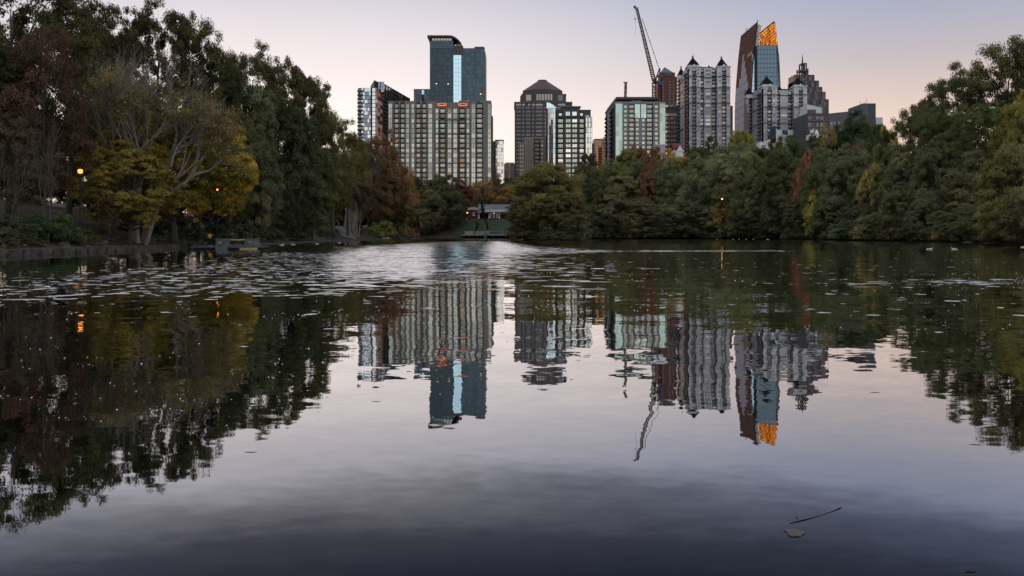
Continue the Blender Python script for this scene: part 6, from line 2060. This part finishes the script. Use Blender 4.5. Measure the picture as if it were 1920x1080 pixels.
MB().lathe([(.0, 0), (.28, 0), (.32, .9), (.30, 1.0), (.0, 1.02)], 0, 0, 14).build("drum", M["black"], bin2, smooth=False)
MB().lathe([(.34, .92), (.34, 1.0), (.2, 1.1), (.0, 1.12)], 0, 0, 14).build("lid", M["black"], bin2)

# ------------------------------------------------------------------ birds
GF = mat("goose_feathers", (.12, .095, .07), .9, var=.3, scale=6)
GD = mat("goose_neck", (.012, .012, .012), .8)
GW = mat("white_feathers", (.62, .62, .6), .85)
def goose_meshes(body_m, neck_m, pale, duck=False):
    sp = [((-.42, .30), .012), ((-.34, .33), .055), ((-.18, .36), .125), ((0, .37), .155), ((.14, .38), .14), ((.24, .43), .085), ((.29, .54), .05), ((.31, .66), .04), ((.33, .74), .042), ((.38, .765), .05), ((.44, .755), .035), ((.50, .745), .014)]
    if duck:
        sp = sp[:6] + [((.27, .50), .05), ((.29, .55), .052), ((.34, .56), .045), ((.39, .54), .028), ((.45, .53), .012)]
    pts = [(a, 0, z) for (a, z), r in sp]
    body = MB().tube(pts, [r for _, r in sp], 10)
    me = body.mesh("body", [body_m, neck_m, pale], True)
    for i, pgn in enumerate(me.polygons):
        c = pgn.center
        if c.x > .235 and c.z > .46:
            pgn.material_index = 1
        if .33 < c.x < .41 and c.z < .755 and c.z > .7:
            pgn.material_index = 2
        if c.z < .30 or c.x < -.32 or (.12 < c.x < .235 and c.z < .42):
            pgn.material_index = 2
    leg = MB().tube([(0, 0, .26), (.01, 0, .12), (0, 0, .015)], [.018, .012, .012], 5).box(-.02, .09, -.04, .04, 0, .015).mesh("leg", M["black"])
    wing = MB().tube([(-.40, 0, .40), (-.22, 0, .43), (0, 0, .44), (.14, 0, .42)], [.01, .05, .06, .02], 6).mesh("wing", [body_m])
    return me, leg, wing
GM = goose_meshes(GF, GD, GW)
DM = goose_meshes(GW, GW, GW, True)
DG = goose_meshes(mat('grey_duck_feathers', (.22, .21, .2), .9), GD, GF, True)
def bird(name, loc, rz, label, cat, group, meshes, legs=True, sink=0.0, s=1.0):
    root = empty(name, (loc[0], loc[1], loc[2] - sink), label, cat, group)
    root.rotation_euler = (0, 0, rz)
    root.scale = (s, s, s)
    link("body", meshes[0], root)
    for y in (-.13, .13):
        link("wing", meshes[2], root, (0, y, 0))
    if legs:
        for y in (-.07, .07):
            link("leg", meshes[1], root, (0, y, 0))
    return root
rg9 = random.Random(12)
for k, px in enumerate((476, 482, 493, 506, 515, 526, 535, 540, 544, 549, 553, 557, 560.5, 565, 569, 573, 577, 585, 593, 600, 606, 612, 618)):
    Yb = float(np.interp(px, [470, 500, 560, 620], [133, 152, 186, 224]))
    sx_ = float(np.interp(Yb, [107, 150, 222], [-40.8, -43, -47])) - 1.6 - rg9.random() * .5
    bird("goose", (sx_, Yb, ground(sx_, Yb)), rg9.uniform(0, 6.28), "dark goose with pale breast standing in the row on the stone kerb's bank", "goose", "geese standing on the west bank", GM)
for (px, py, s, l) in ((528.5, 460.5, 1.0, "pale duck swimming close to the stone kerb, nearer the granite posts"), (549, 459.6, 1.0, "pale duck swimming close to the stone kerb, nearer the asphalt path"), (594.5, 458.2, .9, "small pale bird on the water below the far geese"),
                       (636.5, 456.2, .9, "small pale bird on the water below the asphalt path"), (1091, 500, .8, "grey duck swimming at the head of the thin bright wake"), (1141, 503, .8, "second grey duck following in the thin bright wake"),
                       (1743, 468.5, .9, "white duck on the water below the low east trees, farther from the picture edge"), (1789, 468.5, .9, "white duck on the water below the low east trees, nearer the picture edge"), (1919, 464.5, .9, "white duck cut by the right picture edge"),
                       (1440, 450.0, 1.2, "tiny white bird alone on the water below the low dark tree")):
    Yb = F * CH / (py - HY)
    bird("duck", (X(px, Yb), Yb, 0), rg9.choice([0, math.pi]) + rg9.uniform(-.3, .3), l, "duck", "ducks on the lake", DM if "grey" not in l else DG, False, .30 * s, s)
for px in (1342, 1372, 1383, 1396, 1410):
    Yb = F * CH / (449.0 - HY)
    bird("duck", (X(px, Yb), Yb - 2, 0), rg9.uniform(0, 6), "tiny white bird floating in the far line below the amber lamp", "duck", "white birds far out below the amber lamp", DM, False, .27, 1.0)

# ------------------------------------------------------------------ lamps
def lamp(px, py, Y_, label, m, r=.28, pole=True):
    x, z = X(px, Y_), Z(py, Y_)
    g = ground(x, Y_)
    root = empty("street_lamp", (x, Y_, g), label, "street lamp", "park lamps")
    h = z - g
    MB().lathe([(.16, 0), (.16, .3), (.07, .5), (.05, h - .5), (.10, h - .42), (.10, h - r * 1.05)], 0, 0, 8).build("pole", M["black"], root)
    MB().lathe([(.03, h - r), (r * .75, h - r * .75), (r, h), (r * .75, h + r * .7), (.06, h + r)], 0, 0, 14).build("globe", M[m], root, smooth=True)
    MB().lathe([(r * .8, h + r * .72), (r * .5, h + r * 1.15), (.05, h + r * 1.4), (.02, h + r * 1.9)], 0, 0, 10).build("cap", M["shadow_metal"], root)
lamp(150.5, 321, 84, "glowing orange globe lamp among the branches beside the golden tree", "lamp_orange", .25)
lamp(407.5, 355.5, 105, "tiny glowing amber lamp showing through the bright yellow tree", "lamp_orange", .13)
lamp(1354, 373, 330, "small amber lamp glowing in the trees of the east bank", "lamp_warm", .32)
lamp(876, 398.5, 418, "bright white-yellow lamp at the corner of the pavilion's brick wing", "lamp_warm", .42)
lamp(854.5, 397.5, 412, "small warm lamp in the dark trees beside the pavilion", "lamp_warm", .24)

# ------------------------------------------------------------------ pavilion
Y = 432
zg = Z(413.2, Y)
pv = Building("pavilion", "single-storey dark brick pavilion with a slate roof, pale metal porch roof and white columns", Y, 877, 962, 383, 14, zb=zg - 1.5)
pv.root["group"] = ""
del pv.root["group"]
pv.boxpx("brick_wall", 878, 897, 394, 416, -1.5, 12, "brick_house")
pv.boxpx("parapet", 877.5, 899, 389.2, 393.9, -1.9, 12.5, "cream")
pv.boxpx("parapet_step", 883.5, 893, 388, 389.1, -1.9, -1, "cream")
pv.boxpx("porch_base", 897.1, 962, 409.6, 417, -2.5, 9, "brick_house")
pv.boxpx("coping", 912, 947, 412.4, 413.4, -3.2, -2.6, "white_trim")
pv.boxpx("rear_wall", 897.1, 962, 397, 409.5, 3, 9, "black")
for p0 in (915, 922, 929):
    pv.boxpx("window", 919 + (p0 - 915) * .8, 922.5 + (p0 - 915) * .8, 400, 409, 2.85, 2.95, "g_dark")
pv.boxpx("window", 886.5, 890.5, 398, 403.5, -1.6, -1.45, "g_dark")
pv.boxpx("window_sill", 886, 891, 403.6, 404.6, -1.75, -1.52, "white_trim")
for p0 in (898, 917.2, 936.6, 955):
    cx = X(p0, Y)
    pv.part("column", MB().lathe([(.42, Z(409.5, Y)), (.42, Z(408.9, Y)), (.30, Z(408.6, Y)), (.25, Z(400.4, Y)), (.36, Z(400.1, Y)), (.36, Z(399.7, Y))], cx, Y - 1.6, 12), M["white"], True)
pv.boxpx("eave_beam", 896, 962, 398.2, 399.6, -2.2, -1.0, "cream")
x0_, x1_ = X(894.5, Y), X(962.5, Y)
aw = MB().add([(x0_, Y - 2.8, Z(397.6, Y)), (x1_, Y - 2.8, Z(397.6, Y)), (x1_ - 1.2, Y + 2.2, Z(392.6, Y)), (x0_ + 2.4, Y + 2.2, Z(392.6, Y)), (x0_, Y - 2.8, Z(398.1, Y)), (x1_, Y - 2.8, Z(398.1, Y))], [(0, 1, 2, 3), (4, 5, 1, 0)])
for k in range(26):
    f_ = k / 25
    aw.bar((x0_ + (x1_ - x0_) * f_, Y - 2.8, Z(397.5, Y) + .05), (x0_ + 2.4 + (x1_ - x0_ - 3.6) * f_, Y + 2.2, Z(392.5, Y) + .05), .09)
pv.part("porch_roof", aw, M["awning"])
rx0, rx1 = X(889.5, Y), X(966, Y)
pv.part("roof", MB().add([(rx0, Y + 2.3, Z(392.7, Y)), (rx1, Y + 2.3, Z(392.7, Y)), (rx1, Y + 13, Z(392.7, Y)), (rx0, Y + 13, Z(392.7, Y)), (rx0 + 2.6, Y + 7.5, Z(383, Y + 5)), (rx1 - 3, Y + 7.5, Z(383, Y + 5))],
                         [(0, 1, 5, 4), (1, 2, 5), (2, 3, 4, 5), (3, 0, 4), (0, 3, 2, 1)]), M["slate"])
for p0 in (907, 926, 946.5):
    pv.part("porch_light", MB().lathe([(.02, Z(400.2, Y)), (.45, Z(399.9, Y)), (.5, Z(399.65, Y)), (.02, Z(399.55, Y))], X(p0, Y), Y - .6, 10), M["lamp_warm"])
pv.boxpx("end_block", 955, 964, 389.5, 392, -1.5, 2, "tan")

# cove terrace
Y = 400
tc_ = empty("cove_terrace", (X(915, Y), Y, 0), "low concrete terrace over the water below the pavilion, with stubby concrete posts", "terrace")
tl = tc_.location
def tp_(mb, name, m, parent=tc_):
    mb.v = [(a - tl.x, c - tl.y, d_ - tl.z) for a, c, d_ in mb.v]
    return mb.build(name, M[m], parent)
zt_ = Z(439.6, Y)
tp_(MB().box(X(866, Y), X(976, Y), Y - 4, Y + 6, zt_ - .5, zt_), "slab", "concrete")
sp_ = MB()
for p_ in (868, 880, 895, 911, 923, 935, 947, 958, 970):
    sp_.box(X(p_, Y), X(p_, Y) + .5, Y - 3.4, Y - 2.9, -1.2, zt_ - .5)
tp_(sp_, "support", "timber_dark")
tp_(MB().box(X(866, Y), X(976, Y), Y + .5, Y + 1, -1.2, zt_ - .52), "quay_wall", "stone_dark")
for p_ in (910.5, 957.5):
    g_ = MB().box(X(p_ - 2, Y), X(p_ + 2, Y), Y - 4.6, Y - 3.6, .2, Z(436.6, Y))
    g_.pyramid(X(p_ - 2.2, Y), X(p_ + 2.2, Y), Y - 4.7, Y - 3.5, Z(436.6, Y), Z(435.8, Y), top=.4)
    tp_(g_, "post", "granite_block")
rl = MB()
for p_ in (897, 916.5, 942, 951):
    rl.box(X(p_ - .5, Y), X(p_ + .5, Y), Y + 2.4, Y + 2.8, zt_, Z(432.4, Y))
rl.box(X(917, Y), X(942, Y), Y + 2.5, Y + 2.65, Z(434.4, Y), Z(434.0, Y))
rl.box(X(870, Y), X(916, Y), Y + 5.6, Y + 6, zt_, Z(433.6, Y))
tp_(rl, "railing", "concrete")
tp_(MB().box(X(976.5, Y), X(988, Y), Y - 3, Y - .5, zt_ - .3, zt_ - .05), "step", "concrete")

# low landing, bin and railing by the path
Y = 292
ld = empty("low_landing", (X(705, Y), Y, 0), "low timber landing standing over the water beside the asphalt path", "landing")
ll_ = ld.location
mb = MB().box(X(680, Y) - ll_.x, X(732, Y) - ll_.x, -2.2, 2.5, .55, .78)
mb.build("deck", M["concrete_old"], ld)
mb = MB().box(X(718, Y) - ll_.x, X(732, Y) - ll_.x, -2.45, -2.22, .28, .84)
mb.build("deck_edge", M["timber"], ld)
mb = MB()
for p_ in (709, 716, 723, 730):
    mb.box(X(p_, Y) - ll_.x, X(p_, Y) - ll_.x + .4, -2, -1.5, -1.2, .55)
mb.build("support", M["timber_dark"], ld)
bx_ = X(675, 282)
bn = empty("trash_bin", (bx_, 282, ground(bx_, 282)), "tall black trash bin beside the pale multi-stemmed tree", "bin")
MB().lathe([(.0, 0), (.48, 0), (.55, 1.25), (.0, 1.27)], 0, 0, 16).build("drum", M["black"], bn)
MB().lathe([(.58, 1.2), (.58, 1.32), (.36, 1.58), (.0, 1.62)], 0, 0, 16).build("lid", M["black"], bn)
rr = [(-50.2, 254.5), (-53, 264), (-56.5, 277), (-62.5, 298)]
rg2 = MB()
o0 = Vector((-53, 264, ground(-53, 264)))
ht = [Vector((a, c, ground(a, c))) - o0 for a, c in rr]
for hgt in (1.15, .65):
    rg2.tube([q + Vector((0, 0, hgt)) for q in ht], .05, 5)
for i in range(len(ht) - 1):
    for k in range(4):
        q = ht[i].lerp(ht[i + 1], k / 4)
        rg2.tube([q + Vector((0, 0, -.3)), q + Vector((0, 0, 1.15))], .05, 5)
tag(rg2.build("path_railing", M["steel"], None, tuple(o0)), "thin grey metal railing curving up beside the asphalt path", "railing")

# ------------------------------------------------------------------ things floating near the camera
def water_at(px, py):
    yy = F * CH / (py - HY)
    return X(px, yy), yy
a, c = Vector((*water_at(1480, 982), 0)), Vector((*water_at(1577, 951), 0))
st_ = MB()
n_ = 12
pts, rad = [], []
for i in range(n_ + 1):
    s_ = i / n_
    q = a.lerp(c, s_)
    side = Vector((-(c - a).y, (c - a).x, 0)).normalized()
    q = q + side * (-.022 * math.sin(math.pi * s_ * .9)) + Vector((0, 0, .0005 + .0008 * math.sin(s_ * 9)))
    pts.append(q - a)
    rad.append(.0022 + .0018 * math.sin(math.pi * min(1, s_ * 1.6)) * (1 - s_) + (.002 if i == n_ - 1 else 0))
st_.tube(pts, rad, 7)
kn = a.lerp(c, .17) - a + Vector((-.004, .01, .008))
st_.tube([kn, kn + Vector((-.006, .016, .012))], [.004, .002], 6)
tag(st_.build("stick", M["bark_dark"], None, tuple(a), 0, True), "thin dark bent stick floating on the smooth water above the pale leaf", "stick")
la, lb = water_at(1491, 999)
rl_ = random.Random(3)
out = [(-.056, .03), (-.05, -.005), (-.056, -.03), (-.046, -.055), (-.02, -.052), (.01, -.05), (.03, -.028), (.056, -.012), (.058, .004), (.035, .022), (.022, .045), (-.01, .040), (-.03, .048)]
lv_ = MB().add([(px_ , py_ * 1.35, .004 + .004 * rl_.random()) for px_, py_ in out] + [(0, 0, .002)] + [(px_ * .98, py_ * 1.33, .001) for px_, py_ in out],
               [(i, (i + 1) % 13, 13) for i in range(13)] + [(14 + i, i, (i + 1) % 13, 14 + (i + 1) % 13)[::-1] for i in range(13)])
tag(lv_.build("floating_leaf", mat("wet_pale_leaf", (.085, .066, .06), .6, scale=30, var=.25), None, (la, lb, 0)), "pale brown leaf floating flat on the smooth water below the stick", "leaf")
for px, py, ln, rz, l in ((1820, 1073, .035, .1, "short dark twig at the bottom picture edge"), (1641, 736, .06, .1, "short dark twig on the pale smooth water on the east side"), (1830, 834, .05, -.2, "short dark twig off the reflection of the tall east trees"), (705, 753, .05, .1, "small dark twig beside the reflection of the teal tower"), (470, 848, .05, .1, "small dark twig at the edge of the dark west reflection"), (288, 913, .05, .1, "dark twig below the dark west reflection")):
    xx, yy = water_at(px, py)
    w_ = MB().tube([(-ln, 0, .0), (-ln * .3, .004, .001), (ln * .4, -.004, .001), (ln, .006, 0)], [.002, .003, .003, .0015], 6)
    tag(w_.build("twig", M["bark_dark"], None, (xx, yy, 0), rz, True), l, "twig")
# pale specks are mostly painted water glints, the rest shed leaves and litter
rs_ = np.random.default_rng(50)
Cc, Ss, Tt = [], [], []
def scatter(n, px0, px1, py0, py1, s0, s1, t0, t1):
    # glint and litter specks set in loose lines, with a few strays
    k = max(3, n // 9)
    ci = rs_.integers(0, k, n)
    cx, cy = rs_.uniform(px0, px1, k), rs_.uniform(py0, py1, k)
    stray = rs_.random(n) < .3
    px = np.where(stray, rs_.uniform(px0, px1, n), cx[ci] + rs_.normal(size=n) * 26)
    py = np.where(stray, rs_.uniform(py0, py1, n), cy[ci] + rs_.normal(size=n) * 3.2)
    py = np.maximum(py, 462)
    yy = F * CH / (py - HY)
    Cc.append(np.stack([(px - 960) / F * yy, yy, np.full(n, .012)], 1))
    Ss.append(.55 * rs_.uniform(s0, s1, n) * (yy / 12) ** .8)
    Tt.append(rs_.uniform(t0, t1, n))
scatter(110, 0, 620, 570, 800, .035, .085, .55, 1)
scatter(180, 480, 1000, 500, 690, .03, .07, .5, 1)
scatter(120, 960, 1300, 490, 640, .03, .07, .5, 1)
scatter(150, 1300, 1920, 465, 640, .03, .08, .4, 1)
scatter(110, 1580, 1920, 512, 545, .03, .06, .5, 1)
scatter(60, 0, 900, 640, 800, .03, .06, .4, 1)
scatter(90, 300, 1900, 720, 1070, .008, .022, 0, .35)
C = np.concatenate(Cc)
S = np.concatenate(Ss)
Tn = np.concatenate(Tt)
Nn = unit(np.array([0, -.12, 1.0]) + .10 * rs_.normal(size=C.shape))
fm = leaf_mesh("glint_and_leaf_specks", C, Nn, S, Tn, rs_, .7)
spm = bpy.data.materials.new("glint_and_litter")
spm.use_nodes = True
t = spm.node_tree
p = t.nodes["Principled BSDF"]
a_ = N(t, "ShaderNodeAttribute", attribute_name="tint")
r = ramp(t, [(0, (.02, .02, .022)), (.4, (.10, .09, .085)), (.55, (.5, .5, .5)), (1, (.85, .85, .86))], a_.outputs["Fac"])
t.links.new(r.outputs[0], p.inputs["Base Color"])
p.inputs["Roughness"].default_value = .5
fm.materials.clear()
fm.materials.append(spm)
fo = link("glint_and_leaf_specks", fm)
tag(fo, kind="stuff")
